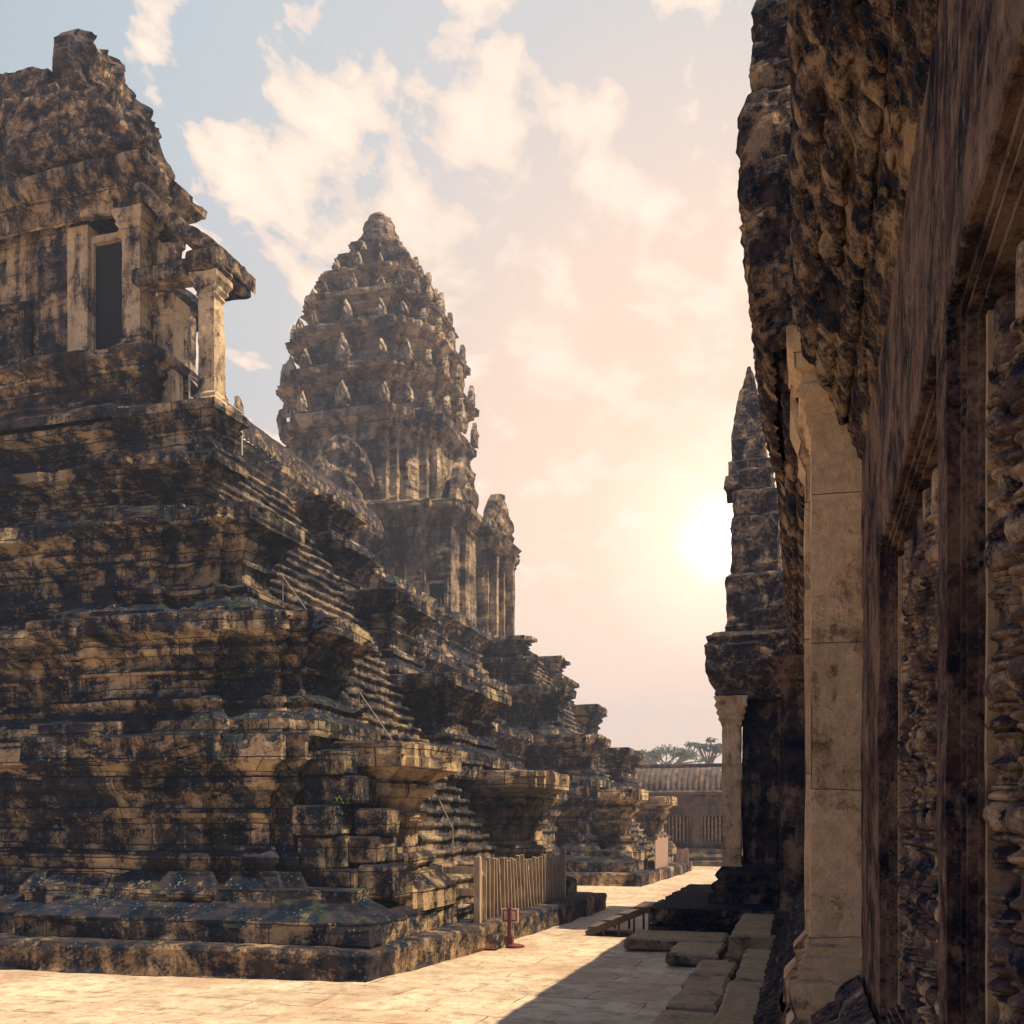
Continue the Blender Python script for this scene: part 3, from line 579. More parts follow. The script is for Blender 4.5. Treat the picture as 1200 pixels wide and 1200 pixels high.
for i, (x, y, z) in enumerate([(-18.6, 30.6, 15.9), (-18.6, 29.6, 15.9), (-18.9, 24.2, 16.6)]): antefix('roof_ornament', x, y, z + (.0 if i < 2 else .3), .55, 1.1, .2, R(90), M['tower'], T, seed=i)

# ------------------------------------------------------------------ the tower
T = thing('temple_tower', (-20.5, 48.2, 11.6), 'tall lotus bud temple tower of eroded stone with tiers of leaf shaped ornaments', 'tower')
TX, TY = -21.0, 48.2
def red(a, st=.12, n=3, ext=0.0):
    """redented cross plan of half width a"""
    c = a * .52; d = (a - c) / (n); q = []
    # first quadrant from (a, -?) going ccw
    pts = [(a + ext, c * .8)] if ext else [(a, c)]
    if ext: pts += [(a, c * .8), (a, c)]
    x, y = a, c
    for k in range(n):
        x -= d * .62 ; pts.append((x, y)); y += (a - c) / n * .62 ; pts.append((x, y))
    # mirror to reach the diagonal symmetric shape
    Q = [p for p in pts]
    sym = [(y_, x_) for x_, y_ in reversed(Q)]
    quad = Q + [s for s in sym if (abs(s[0] - Q[-1][0]) + abs(s[1] - Q[-1][1])) > 1e-6]
    full = []
    for k in range(4):
        co, si = [(1, 0), (0, 1), (-1, 0), (0, -1)][k]
        full += [(TX + x_ * co - y_ * si, TY + x_ * si + y_ * co) for x_, y_ in quad]
    return full
tk = dict(seg=.22, vs=.10, amp=.07, jit=.05, chip=.22, block=(1.1, .5))
TM = M['tower']
# plinth and body
moulded('plinth', [(TX - 6.2, 42.9), (TX + 5.9, 42.9), (TX + 5.9, 53.5), (TX - 6.2, 53.5)], khmer(9.9, 11.05, .45), TM, T, seed=80, **tk)
sb = [(TX - 5.8, 43.4), (TX - 4.2, 43.4), (TX - 4.2, 43.15), (TX + 4.4, 43.15), (TX + 4.4, 43.4), (TX + 5.6, 43.4), (TX + 5.6, 44.6), (TX + 5.9, 44.6), (TX + 5.9, 46.2), (TX + 5.6, 46.2), (TX + 5.6, 53.0), (TX - 5.8, 53.0)]
moulded('storey', sb, [(.25, 11.0), (.25, 11.3), (.08, 11.4), (.12, 11.55), (0, 11.65), (0, 16.0), (.08, 16.08), (.06, 16.25), (.2, 16.4), (.16, 16.55), (.38, 16.8), (.42, 17.1), (.3, 17.2)], TM, T, seed=79, seg=.2, vs=.12, amp=.04, jit=.02, chip=.06, block=(1.2, .5))
for px0 in (-3.9, -1.6, .7, 3.0): MB().box(TX + px0, TX + px0 + .5, 43.0, 43.145, 11.7, 16.0).build('pilaster', TM, T)
moulded('body', red(4.3), [(.25, 17.05), (.25, 17.4), (.1, 17.6), (0, 17.7)], TM, T, seed=81, seg=.2, vs=.12, amp=.05, jit=.02, chip=.05, block=(1.2, .5))
moulded('body', red(3.9), [(0, 17.5), (0, 20.9), (.12, 21.0), (.1, 21.2), (.35, 21.4), (.25, 21.55), (.5, 21.8), (.55, 22.15), (.3, 22.3)], TM, T, seed=82, seg=.2, vs=.12, amp=.06, jit=.03, chip=.1, block=(1.2, .5))
tiers = [(22.2, 24.4, 3.75, .72), (24.3, 26.6, 3.35, .72), (26.5, 28.4, 2.8, .66), (28.3, 29.9, 2.2, .58), (29.8, 31.0, 1.6, .48), (30.9, 31.9, 1.12, .36)]
for i, (z0, z1, a, p) in enumerate(tiers):
    random.seed(i + 40); H = z1 - z0; f = lambda o, t: (o * p, z0 + t * H)
    pr = [f(.3, 0), f(.3, .08), f(.1, .10), f(0, .13), f(0, .44), f(.2, .46), f(.18, .51), f(.05, .53), f(.08, .58), f(.5, .64), f(.52, .69), f(.38, .71), f(.7, .78), f(1.05, .82), f(1.08, .93), f(.95, .96), f(.7, 1.0)]
    moulded('tier', red(a), pr, TM, T, seed=90 + i, seg=.14, vs=.07, amp=.05, jit=.05, chip=.30, block=(.62, .32), carve=.08, carve_s=5)
    pa, pp = ((4.0, .5) if i == 0 else tiers[i - 1][2:4]); ah = [1.25, 1.2, 1.05, .85, .6, .42][i]; c = pa * .56; e = pa * 1.04 + pp * .66; full = i < 4
    spots_ = [(e, 0, 1.15), (e - .05, c * .95, .85), (e - .05, -c * .95, .8)] + ([(pa * .93 + pp * .5, pa * .74 + pp * .36, .75), (pa * .74 + pp * .36, pa * .93 + pp * .5, .75)] if full else [])
    if i == 5: spots_ = spots_[:2]
    for k in range(4):
        co, si = [(1, 0), (0, 1), (-1, 0), (0, -1)][k]
        for j, (x_, y_, s_) in enumerate(spots_):
            ang_ = k * math.pi / 2 + (math.pi / 2 if y_ > x_ else 0) + math.pi / 2 + random.uniform(-.1, .1); s_ *= random.uniform(.78, 1.12)
            antefix('antefix', TX + x_ * co - y_ * si, TY + x_ * si + y_ * co, z0 + .04, ah * .60 * s_, ah * s_, .22, ang_, TM, T, seed=i * 7 + k + j)
# crowning lotus bud
bm_pr = [(1.3, 31.7), (1.35, 31.95), (1.1, 32.05), (1.18, 32.3), (.92, 32.4), (1.0, 32.65), (.78, 32.75), (.86, 33.0), (.80, 33.3), (.58, 33.65), (.32, 33.9), (.05, 34.1)]
pl = [(TX + .2 * math.cos(a), TY + .2 * math.sin(a)) for a in np.linspace(0, 2 * math.pi, 17)[:-1]]
moulded('lotus_bud', pl, [(o - .2, z) for o, z in bm_pr], TM, T, seg=.05, vs=.08, amp=.09, jit=.05, block=(.5, .3), chip=.1, seed=99)
# porch on the court side and on the camera side, each with frame, columns and gable
def tower_porch(ux, uy, seed, win):
    """ux,uy outward unit vector"""
    tx_, ty_ = -uy, ux
    def rect(d0, d1, s0, s1):
        c = [(d0, s0), (d1, s0), (d1, s1), (d0, s1)]
        P = [(TX + d * ux + s * tx_, TY + d * uy + s * ty_) for d, s in c]
        ar = sum(P[i][0] * P[(i + 1) % 4][1] - P[(i + 1) % 4][0] * P[i][1] for i in range(4))
        return P if ar > 0 else P[::-1]
    pk = dict(seg=.15, vs=.1, amp=.03, jit=.015, chip=.05)
    pr = [(.12, 11.0), (.12, 11.4), (0, 11.5), (0, 15.4), (.08, 15.5), (.06, 15.6), (.2, 15.8), (.22, 16.0)]
    moulded('porch_pier', rect(5.5, 6.4, -1.75, -1.0), pr, TM, T, seed=seed, **pk); moulded('porch_pier', rect(5.5, 6.4, 1.0, 1.75), pr, TM, T, seed=seed + 1, **pk)
    moulded('porch_lintel', rect(5.5, 6.8, -1.8, 1.8), [(0, 15.9), (.05, 16.0), (.2, 16.2), (.12, 16.3), (.25, 16.5), (.1, 16.6)], TM, T, seed=seed + 2, bottom=True, **pk)
    moulded('porch_column', rect(6.45, 6.8, -1.6, -1.25), pr, TM, T, seed=seed + 7, **pk); moulded('porch_column', rect(6.45, 6.8, 1.25, 1.6), pr, TM, T, seed=seed + 8, **pk)
    half = [(2.0, 0), (2.1, .35), (1.9, .7), (1.85, 1.1), (1.6, 1.4), (1.35, 1.75), (1.0, 2.1), (.6, 2.35), (0, 2.55)]
    outline_slab('porch_gable', mirror_half(half), (TX + 6.2 * ux, TY + 6.2 * uy, 16.3), (tx_, ty_, 0), .35, TM, T, relief=.22, res=.14, dirn=(ux, uy, 0), seed=seed + 4, rs=1.6, amp_out=.1)
    h2 = [(s * .82, z * 1.05) for s, z in half]
    outline_slab('upper_gable', mirror_half(h2), (TX + 4.4 * ux, TY + 4.4 * uy, 18.2), (tx_, ty_, 0), .35, TM, T, relief=.22, res=.16, dirn=(ux, uy, 0), seed=seed + 5, rs=1.6, amp_out=.1)
    moulded('porch_vault', rect(4.0, 5.9, -1.5, 1.5), [(0, 16.5), (0, 17.2), (-.4, 17.8), (-1.2, 18.3)], TM, T, seed=seed + 6, **pk)
tower_porch(1, 0, 120, False); tower_porch(0, -1, 140, True)
# barred window in the camera-side wall near the court corner, a near-black panel painting in the shade inside, frame and bars
W = bpy.data.objects.new('window', None); col_.objects.link(W); W.parent = T; W.matrix_parent_inverse = T.matrix_basis.inverted(); W.location = (-16.05, 43.3, 11.9); bpy.context.view_layer.update()
x0, x1, y_ = -16.42, -15.68, 43.3
def kid(o): o.matrix_parent_inverse = W.matrix_world.inverted(); return o
kid(MB().box(x0, x1, y_ + .03, y_ + .09, 11.95, 13.35).build('opening_shade', M['void'], W))
kid(MB().box(x0 - .15, x0 - .003, y_ - .06, y_ + .12, 11.8, 13.5).box(x1 + .003, x1 + .15, y_ - .06, y_ + .12, 11.8, 13.5).box(x0, x1, y_ - .06, y_ + .12, 13.36, 13.5).box(x0, x1, y_ - .06, y_ + .12, 11.8, 11.945).build('frame', M['afx'], W))
for k in range(3): kid(MB().box(x0 + .14 + k * .2, x0 + .20 + k * .2, y_ - .02, y_ + .02, 11.95, 12.7).build('baluster', M['afx'], W))

# ------------------------------------------------------------------ gallery building close on the right
def lathe(name, prof, mat, seed=0, n=22, amp=.006, flat=()):
    V = []; rng = random.Random(seed)
    for r, z in prof:
        for k in range(n):
            a = 2 * math.pi * k / n; V.append((r * math.cos(a), r * math.sin(a), z))
    A = np.array(V); off = seed * 3.7
    d = fbm(A + off, 9, seed) * amp + fbm(A + off, 28, seed + 2, 2) * amp * .8; rr = np.hypot(A[:, 0], A[:, 1]) + 1e-6
    chipm = np.clip((fbm(A + off, 5, seed + 7) - .18) * 4, 0, 1) * .02; d = d - chipm * (rr > .045)
    A[:, 0] *= 1 + d / rr; A[:, 1] *= 1 + d / rr; A[:, 2] += fbm(A + off, 14, seed + 3, 2) * amp * .7
    Fc = [(a * n + b, a * n + (b + 1) % n, (a + 1) * n + (b + 1) % n, (a + 1) * n + b) for a in range(len(prof) - 1) for b in range(n)]
    Fc += [tuple(range(n))[::-1], tuple((len(prof) - 1) * n + b for b in range(n))]
    me = bpy.data.meshes.new(name); me.from_pydata(A.tolist(), [], Fc); me.materials.append(mat); me.polygons.foreach_set('use_smooth', [True] * len(me.polygons))
    try: me.set_sharp_from_angle(angle=R(38))
    except Exception: pass
    return me
def bal_prof(h, seed):
    rng = random.Random(seed); p = [(.046, 0), (.046, .10)]; z = .10
    def disc(r, t): 
        nonlocal z
        p.extend([(.040, z), (r * .9, z + t * .12), (r, z + t * .3), (r, z + t * .6), (r * .82, z + t * .85), (.042, z + t)]); z += t
    def bulb(r, t):
        nonlocal z
        for k in range(7): a = -math.pi / 2 + math.pi * k / 6; p.append((.040 + (r - .040) * math.cos(a), z + t / 2 + t / 2 * math.sin(a)))
        z += t
    def neck(t):
        nonlocal z
        p.extend([(.038, z + .004), (.035, z + t * .3), (.035, z + t * .7), (.038, z + t - .004)]); z += t
    while z < h - .34:
        neck(.05); disc(.052, .022); disc(.062, .030); neck(.016); disc(.056, .022); bulb(.068, .075); disc(.060, .026); disc(.052, .018); neck(.03); disc(.058, .028)
    p += [(.046, z + .01), (.046, h)]
    return p
T = thing('gallery_building', (.9, 2, 0), 'dark carved stone gallery wall with turned baluster windows running close along the court', 'gallery')
GW = dict(seg=.05, amp=.012)
WX0, WX1 = .36, 1.0; Z0, Z1 = 1.46, 3.74
WY = [(.25, 2.80), (2.985, 5.16)]
def wbox(nm, y0, y1, z0, z1, mat, x0=WX0, seed=0, seg=.07, amp=.010, r=.008):
    return slab(nm, x0, WX1, y0, y1, z0, z1, mat, T, seg=seg, amp=amp, seed=seed, r=r)
wbox('wall', -3, 7.1, 3.743, 4.74, M['wallr'], seed=201, seg=.05)
wbox('wall', -3, 7.1, .9, 1.457, M['wallr'], seed=202)
wbox('wall_pier', 2.803, 2.982, 1.46, 3.74, M['wallr'], seed=203, seg=.05)
wbox('wall_pier', 5.163, 7.1, 1.46, 3.74, M['wallr'], seed=204, seg=.05)
wbox('wall_pier', -3, .247, 1.46, 3.74, M['wallr'], seed=205)
balm = [lathe('baluster', bal_prof(2.16, s), M['balu'], seed=s) for s in (1, 2, 3)]
for wi, (y0, y1) in enumerate(WY):
    W = bpy.data.objects.new('window', None); col_.objects.link(W); W.parent = T; W.matrix_parent_inverse = T.matrix_basis.inverted(); W.location = (.5, (y0 + y1) / 2, Z0); bpy.context.view_layer.update()
    for k, (dx, wd, ins) in enumerate([(.030, .025, 0), (.050, .016, .027), (.038, .014, .045), (.062, .02, .061)]):
        a0, a1, b0, b1 = y0 + ins, y1 - ins, Z0 + ins, Z1 - ins; xx = WX0 + dx; e = .002
        fr = MB().box(xx, xx + .16, a0 + e, a0 + wd, b0 + e, b1 - e).box(xx, xx + .16, a1 - wd, a1 - e, b0 + e, b1 - e).box(xx, xx + .16, a0 + wd + e, a1 - wd - e, b1 - wd, b1 - e).box(xx, xx + .16, a0 + wd + e, a1 - wd - e, b0 + e, b0 + wd)
        o = fr.build('frame', M['frame'], T); o.parent = W; o.matrix_parent_inverse = W.matrix_world.inverted()
    ins = .083
    for (ya, yb) in ((y1 - ins - .004, y1 - ins - .034), (y0 + ins + .034, y0 + ins + .004)):
        o = slab('jamb', WX0 + .075, WX0 + .42, min(ya, yb), max(ya, yb), Z0 + ins, Z1 - ins, M['jamb'], T, seg=.05, amp=.004, r=.005, seed=210 + wi); o.parent = W; o.matrix_parent_inverse = W.matrix_world.inverted()
    n = int((y1 - y0 - .35) / .235)
    for k in range(n + 1):
        b = bpy.data.objects.new('baluster', balm[k % 3]); col_.objects.link(b); b.parent = W; b.matrix_parent_inverse = W.matrix_world.inverted()
        b.location = (WX0 + .125 + random.uniform(-.006, .006), y1 - ins - .095 - k * .235, Z0 + .06); b.rotation_euler = (0, 0, random.uniform(0, 6)); b.scale = (1.0, 1.0, (Z1 - Z0 - .16) / 2.16)
MB().box(3.0, 3.1, -3, 7.1, .9, 5.2).build('inner_wall', M['gate'], T)
MB().box(1.0, 3.0, -3.1, -3.0, .9, 5.2).build('inner_wall', M['gate'], T)
MB().box(1.01, 2.99, -3, 7.1, .8, .9).build('inner_floor', M['gate'], T)
# base moulding, stepping out from the wall to the ledge
strip('base_moulding', (-1.5, 6.6), [(-.28, .36), (-.28, .46), (-.24, .50), (-.16, .56), (-.20, .62), (-.20, .68), (-.06, .74), (-.04, .80), (.02, .84), (.02, .90), (-.04, .94), (-.03, 1.0), (.06, 1.04), (.10, 1.12), (.06, 1.2), (.12, 1.24), (.20, 1.30), (.24, 1.38), (.30, 1.42), (.34, 1.455)], M['balu'], T, lobes=(.06, .07, .022, 0, 9), seg=.02, amp=.006, seed=220)
strip('base_moulding', (7.0, 22.7), [(-.42, .36), (-.42, .5), (-.34, .56), (-.38, .66), (-.24, .74), (-.20, .84), (-.26, .92), (-.14, 1.0), (-.10, 1.12), (-.14, 1.2), (-.02, 1.3), (.04, 1.42), (.06, 1.5)], M['eave'], T, lobes=(.09, .12, .03, 0, 9), seg=.05, amp=.015, seed=221)
# hanging lobed cornice and roof
strip('eave', (-1.8, 6.62), [(.37, 4.66), (.34, 4.69), (.335, 4.74), (.31, 4.77), (.305, 4.83), (.28, 4.85), (.27, 4.92), (.20, 5.0), (.15, 5.10), (.11, 5.2), (.05, 5.32), (.015, 5.48), (-.01, 5.66), (.0, 5.84), (.08, 6.0), (.3, 6.15)], M['eave'], T, seg=.04, amp=.012, seed=222, bosses=[(.31, 4.80, -.7, -.3, .10, .045, .05, .035), (.25, 4.94, -.8, -.45, .13, .06, .075, .06), (.15, 5.12, -.8, -.5, .16, .075, .10, .08), (.06, 5.33, -.85, -.45, .18, .085, .11, .08), (.0, 5.56, -.95, -.25, .20, .09, .12, .06), (-.01, 5.80, -1, .0, .16, .07, .08, .05)])
slope_roof('vault_roof', [(.25, 6.1), (.9, 6.7), (1.7, 7.2), (2.4, 7.4), (3.2, 7.1), (3.6, 6.4)], -3, 6.9, M['eave'], T, th=.4, seed=223)
# second length of wall beyond the pilaster, a little proud, under its own eave
slab('wall', .05, .9, 7.35, 22.7, .9, 5.3, M['gate'], T, seg=.14, amp=.02, seed=230)
strip('eave', (7.0, 22.75), [(.06, 5.05), (.02, 5.12), (.02, 5.22), (-.04, 5.3), (-.05, 5.42), (-.12, 5.55), (-.15, 5.75), (-.24, 5.9), (-.26, 6.1), (-.24, 6.3), (-.12, 6.45), (.15, 6.6)], M['eave'], T, seg=.06, amp=.03, seed=231, bosses=[(-.0, 5.25, -.8, -.4, .2, .09, .09, .05), (-.08, 5.46, -.8, -.4, .26, .12, .11, .08), (-.16, 5.72, -.9, -.4, .30, .14, .14, .08), (-.21, 6.02, -1, -.1, .32, .14, .13, .06), (-.18, 6.28, -1, .2, .28, .12, .08, .05)])
slope_roof('vault_roof', [(-.05, 6.5), (.8, 7.2), (1.7, 7.8), (2.6, 7.9), (3.6, 7.1)], 7.0, 30, M['eave'], T, th=.4, seed=232)
colm('pier', .0, 17.5, .6, 5.1, .68, M['gate'], T, p=.13, seed=233, wy=1.1, seg=.07, amp=.02)
# the pale pilaster with its carved base and flaring capital
pz0, pz1 = 1.28, 5.5
moulded('pilaster', [(.055, 6.66), (.42, 6.66), (.42, 7.02), (.055, 7.02)],
        [(.20, .40), (.20, .62), (.15, .70), (.18, .78), (.18, .86), (.12, .92), (.13, 1.0), (.16, 1.04), (.16, 1.12), (.10, 1.18), (.12, 1.24), (.13, pz0), (.13, 1.40), (.07, 1.42), (.08, 1.47), (.05, 1.49), (.06, 1.55), (.035, 1.57), (.04, 1.62), (.012, 1.64), (.012, 1.68), (0, 1.70), (0, 4.86), (.012, 4.87), (.012, 4.90), (.03, 4.92), (.03, 4.98), (.045, 5.0), (.04, 5.06), (.07, 5.08), (.075, 5.16), (.06, 5.18), (.06, 5.24), (.10, 5.26), (.11, 5.36), (.14, 5.38), (.15, 5.5)],
        M['pil'], T, seg=.025, vs=.03, amp=.006, jit=.0, chip=.012, seed=240)
moulded('pilaster', [(.02, 7.16), (.4, 7.16), (.4, 7.5), (.02, 7.5)], [(.14, 1.2), (.14, 1.35), (.06, 1.45), (.08, 1.55), (0, 1.65), (0, 4.8), (.05, 4.9), (.03, 5.0), (.1, 5.2), (.1, 5.4)], M['pil'], T, seg=.06, vs=.06, amp=.01, jit=0, chip=.02, seed=241)
# carved gable block riding above the pilaster
moulded('gable', [(-.33, 6.72), (.25, 6.72), (.25, 9.6), (-.33, 9.6)], [(-.16, 5.52), (-.10, 5.56), (-.06, 5.7), (-.09, 5.76), (-.03, 5.84), (0, 6.1), (.02, 6.3), (.0, 6.36), (.03, 6.45), (.045, 6.9), (.02, 7.1), (-.03, 7.18), (-.02, 7.3), (-.04, 7.36), (-.04, 7.62)], M['eave'], T, seg=.035, vs=.035, amp=.02, jit=.012, block=(.3, .3), chip=.06, carve=.06, carve_s=11, seed=242)
moulded('gable_crest', [(-.30, 6.78), (-.08, 6.78), (-.08, 8.4), (-.30, 8.4)], [(.0, 7.6), (.02, 7.7), (-.03, 7.85)], M['eave'], T, seg=.04, vs=.04, amp=.04, jit=.01, chip=.1, carve=.04, carve_s=11, seed=243)

# ------------------------------------------------------------------ porch of the gate further along on the right
T = thing('gate_porch', (-1, 25, .67), 'tall projecting stone gate porch with pale corner column and thin spire, dark against the glow', 'gate')
moulded('base', [(-1.68, 22.75), (.8, 22.75), (.8, 29), (-1.68, 29)], [(.30, .64), (.30, .86), (.18, .92), (.26, 1.0), (.24, 1.08), (.10, 1.16), (.16, 1.26), (.12, 1.34), (.04, 1.42), (.0, 1.5)], M['gate'], T, seg=.08, vs=.05, amp=.03, jit=.02, chip=.1, seed=250)
moulded('column', [(-1.70, 22.7), (-1.30, 22.7), (-1.30, 23.1), (-1.70, 23.1)], [(.04, 1.45), (0, 1.55), (0, 4.55), (.03, 4.6), (.02, 4.66), (.08, 4.7), (.05, 4.78), (.12, 4.84), (.08, 4.92), (.16, 5.0), (.12, 5.08), (.18, 5.2)], M['pil'], T, seg=.06, vs=.05, amp=.012, jit=.0, chip=.03, seed=251)
slab('wall', -1.28, .1, 22.95, 28.8, 1.4, 5.25, M['gate'], T, seg=.1, amp=.02, seed=252)
slab('pilaster', -.46, .12, 22.6, 22.94, 1.4, 5.25, M['gate'], T, seg=.08, amp=.02, seed=253)
moulded('cornice', [(-1.72, 22.7), (.6, 22.7), (.6, 29), (-1.72, 29)], [(0, 5.15), (.10, 5.25), (.08, 5.35), (.22, 5.55), (.28, 5.8), (.30, 6.1), (.32, 6.3), (.24, 6.42), (.30, 6.5), (.12, 6.62)], M['eave'], T, seg=.07, vs=.05, amp=.03, jit=.02, chip=.12, carve=.06, carve_s=7, seed=254, bottom=True)
moulded('attic', [(-1.62, 22.9), (.4, 22.9), (.4, 28.6), (-1.62, 28.6)], [(.04, 6.55), (0, 6.7), (.02, 7.2), (0, 7.9), (-.08, 7.98)], M['eave'], T, seg=.1, vs=.08, amp=.035, jit=.03, chip=.15, carve=.04, carve_s=5, seed=255)
moulded('gable', [(-1.50, 23.3), (-.55, 23.3), (-.55, 28), (-1.50, 28)], [(0, 7.9), (.02, 8.6), (.06, 9.3), (-.02, 9.4), (.0, 9.9), (-.14, 10.0), (-.10, 10.4), (-.2, 10.5)], M['eave'], T, seg=.09, vs=.09, amp=.05, jit=.03, chip=.15, carve=.05, carve_s=5, seed=256)
moulded('spire', [(-1.42, 24.6), (-1.02, 24.6), (-1.02, 25.0), (-1.42, 25.0)], [(.36, 10.3), (.34, 10.6), (.26, 10.66), (.28, 10.95), (.20, 11.0), (.20, 11.2), (.17, 11.6), (.11, 12.0), (.07, 12.4), (-.02, 12.8), (-.10, 13.1), (-.18, 13.35)], M['eave'], T, seg=.05, vs=.07, amp=.03, jit=.02, chip=.05, carve=.04, carve_s=6, seed=257)

# ------------------------------------------------------------------ stepping stones, slabs and platform along the right ledge
def stone_thing(nm, b, label, mat='slab', grp='worn slabs along the foot of the right gallery', seed=0, amp=.035, seg=.05, chip=.07):
    o = slab(nm, *b, M[mat], None, seg=seg, amp=amp, seed=seed, r=.04, chip=chip); tag(o, label, 'stone slab', grp, 'thing'); return o
stone_thing('stone_slab', (-.93, -.22, 4.5, 9.6, 0, .40), 'long cracked ledge slab at the very front, against the carved base moulding', seed=301)
stone_thing('stone_slab', (-.90, -.30, 9.65, 13.1, 0, .40), 'second ledge slab along the carved base moulding, behind the front one', seed=302)
stone_thing('stone_slab', (-.86, -.36, 13.16, 16.4, 0, .41), 'ledge slab just in front of the raised slab by the dark pier', seed=303)
stone_thing('stone_slab', (-1.15, -.38, 16.75, 20.7, 0, .60), 'raised slab with a lip, at the foot of the dark pier', seed=304)
stone_thing('stone_slab', (-1.62, -1.0, 12.6, 16.9, 0, .15), 'lower slab left of the ledge, beyond a small gap', seed=305)
stone_thing('stone_slab', (-1.66, -.98, 9.6, 12.45, 0, .11), 'lowest sunken slab beside the front ledge', seed=306)
stone_thing('stone_slab', (-2.25, -1.35, 17.2, 18.9, 0, .20), 'squarish doorstep slab in front of the dark platform', seed=307)
stone_thing('stone_slab', (-3.25, -1.4, 19.0, 20.6, 0, .22), 'thin wide step slab under the dark moulded platform', seed=308)
o = moulded('stone_platform', [(-2.95, 20.85), (-.2, 20.85), (-.2, 29.2), (-2.95, 29.2)], [(.16, 0), (.16, .12), (.05, .18), (.10, .28), (.04, .34), (.08, .42), (.12, .5), (.16, .54), (.15, .66)], M['base'], None, seg=.07, vs=.04, amp=.035, jit=.03, block=(.6, 9), chip=.14, seed=309)
tag(o, 'low moulded stone platform carrying the gate porch on the right', 'platform')
# the wooden steps against the platform
T = thing('wooden_steps', (-3.7, 22.2, 0), 'small dark wooden steps leaning against the left side of the platform', 'steps')
for k in range(4):
    MB().box(-4.45 + k * .33, -4.45 + k * .33 + .38, 21.4, 22.9, .13 + k * .15, .17 + k * .15).build('tread', M['dwood'], T)
for y in (21.44, 22.8):
    MB().beam((-4.5, y, .0), (-3.2, y, .56), .05, .14).build('stringer', M['dwood'], T)
    for k in range(4): MB().box(-4.40 + k * .33 + .26, -4.40 + k * .33 + .30, y - .02, y + .04, 0.0, .125 + k * .15).build('leg', M['dwood'], T)

# ------------------------------------------------------------------ picket fence on the kerb
T = thing('picket_fence', (-6.1, 22, .47), 'weathered wooden picket fence closing off the near stairs', 'fence')
F0, F1 = Vector((-6.05, 18.75, .46)), Vector((-5.98, 25.4, .46)); nP = 27
pk = MB
for i in range(nP):
    t_ = i / (nP - 1); p = F0.lerp(F1, t_); hgt = 1.22 - .08 * t_ + random.uniform(-.06, .06); ln = random.uniform(-.08, .10) + .22 * math.sin(t_ * 3.1)
    MB().beam((p.x, p.y + ln * .0, p.z + .04), (p.x + random.uniform(-.02, .02), p.y - ln, p.z + hgt), .035, .085, up=(1, 0, 0)).build('picket', M['wood'], T)
for z in (.32, .95):
    MB().beam(F0 + Vector((-.05, -.1, z)), F1 + Vector((-.05, .1, z - .05)), .04, .09).build('rail', M['wood'], T)
for p in (F0 + Vector((0, -.16, 0)), F1 + Vector((0, .16, 0))):
    MB().box(p.x - .06, p.x + .06, p.y - .06, p.y + .06, p.z - .02, p.z + 1.3).build('post', M['wood'], T)
MB().box(-6.85, -6.75, 18.5, 18.6, .9, 1.6).build('post', M['wood'], T)
for z in (1.0, 1.42): MB().box(-7.1, -6.115, 18.52, 18.57, z, z + .14).build('rail', M['wood'], T)
T = thing('board_fence', (-5.9, 46, .47), 'short pinkish board fence in front of the farther stairs', 'fence')
for i in range(14):
    y = 42.6 + i * .3; MB().box(-6.0, -5.96, y + .02, y + .28, .46, 1.75 + random.uniform(-.06, .06)).build('board', M['pinkb'], T)
for z in (.8, 1.4): MB().box(-6.05, -6.004, 42.5, 46.9, z, z + .1).build('rail', M['wood'], T)
# two little boards with round tops beyond
for i, (x, y, lb) in enumerate([(-5.75, 49.6, 'small round topped board standing just beyond the pink fence'), (-5.65, 51.3, 'farther of the two small round topped boards by the kerb')]):
    pts = [(.16, 0), (.16, .55)] + [(.16 * math.cos(a), .55 + .16 * math.sin(a)) for a in np.linspace(.3, math.pi - .3, 7)] + [(-.16, .55), (-.16, 0)]
    o = outline_slab('board_sign', pts, (x, y, .46), (1, 0, 0), .06, M['pinkb'], None, relief=0.0, res=.15, dirn=(0, -1, 0), amp_out=0); tag(o, lb, 'sign', 'round topped boards')
# warning sign on its stand
T = thing('sign_stand', (-5.35, 18.95, 0), 'small maroon framed sign on a single foot beside the kerb', 'sign')
MB().box(-5.66, -5.32, 18.9, 18.93, .46, .74).build('panel', M['cream'], T)
MB().box(-5.63, -5.35, 18.885, 18.897, .69, .71).box(-5.63, -5.35, 18.885, 18.897, .49, .51).box(-5.63, -5.61, 18.885, 18.897, .511, .689).box(-5.37, -5.35, 18.885, 18.897, .511, .689).build('border', M['maroon'], T)
MB().box(-5.525, -5.455, 18.84, 18.883, .0, .76).build('post', M['maroon'], T)
MB().box(-5.56, -5.42, 18.82, 18.95, 0, .2).build('socket', M['maroon'], T)
me = lathe('foot', [(.0, 0), (.17, 0), (.17, .03), (.06, .06), (.0, .06)], M['maroon'], seed=5, amp=.0); o = bpy.data.objects.new('foot', me); col_.objects.link(o); o.parent = T; o.matrix_parent_inverse = T.matrix_basis.inverted(); o.location = (-5.36, 18.86, .0)
o = slab('step_block', -5.85, -5.6, 18.35, 18.9, 0, .27, M['kerb'], None, seg=.05, amp=.012, seed=330); tag(o, 'small squared stone block beside the sign stand', 'stone block')
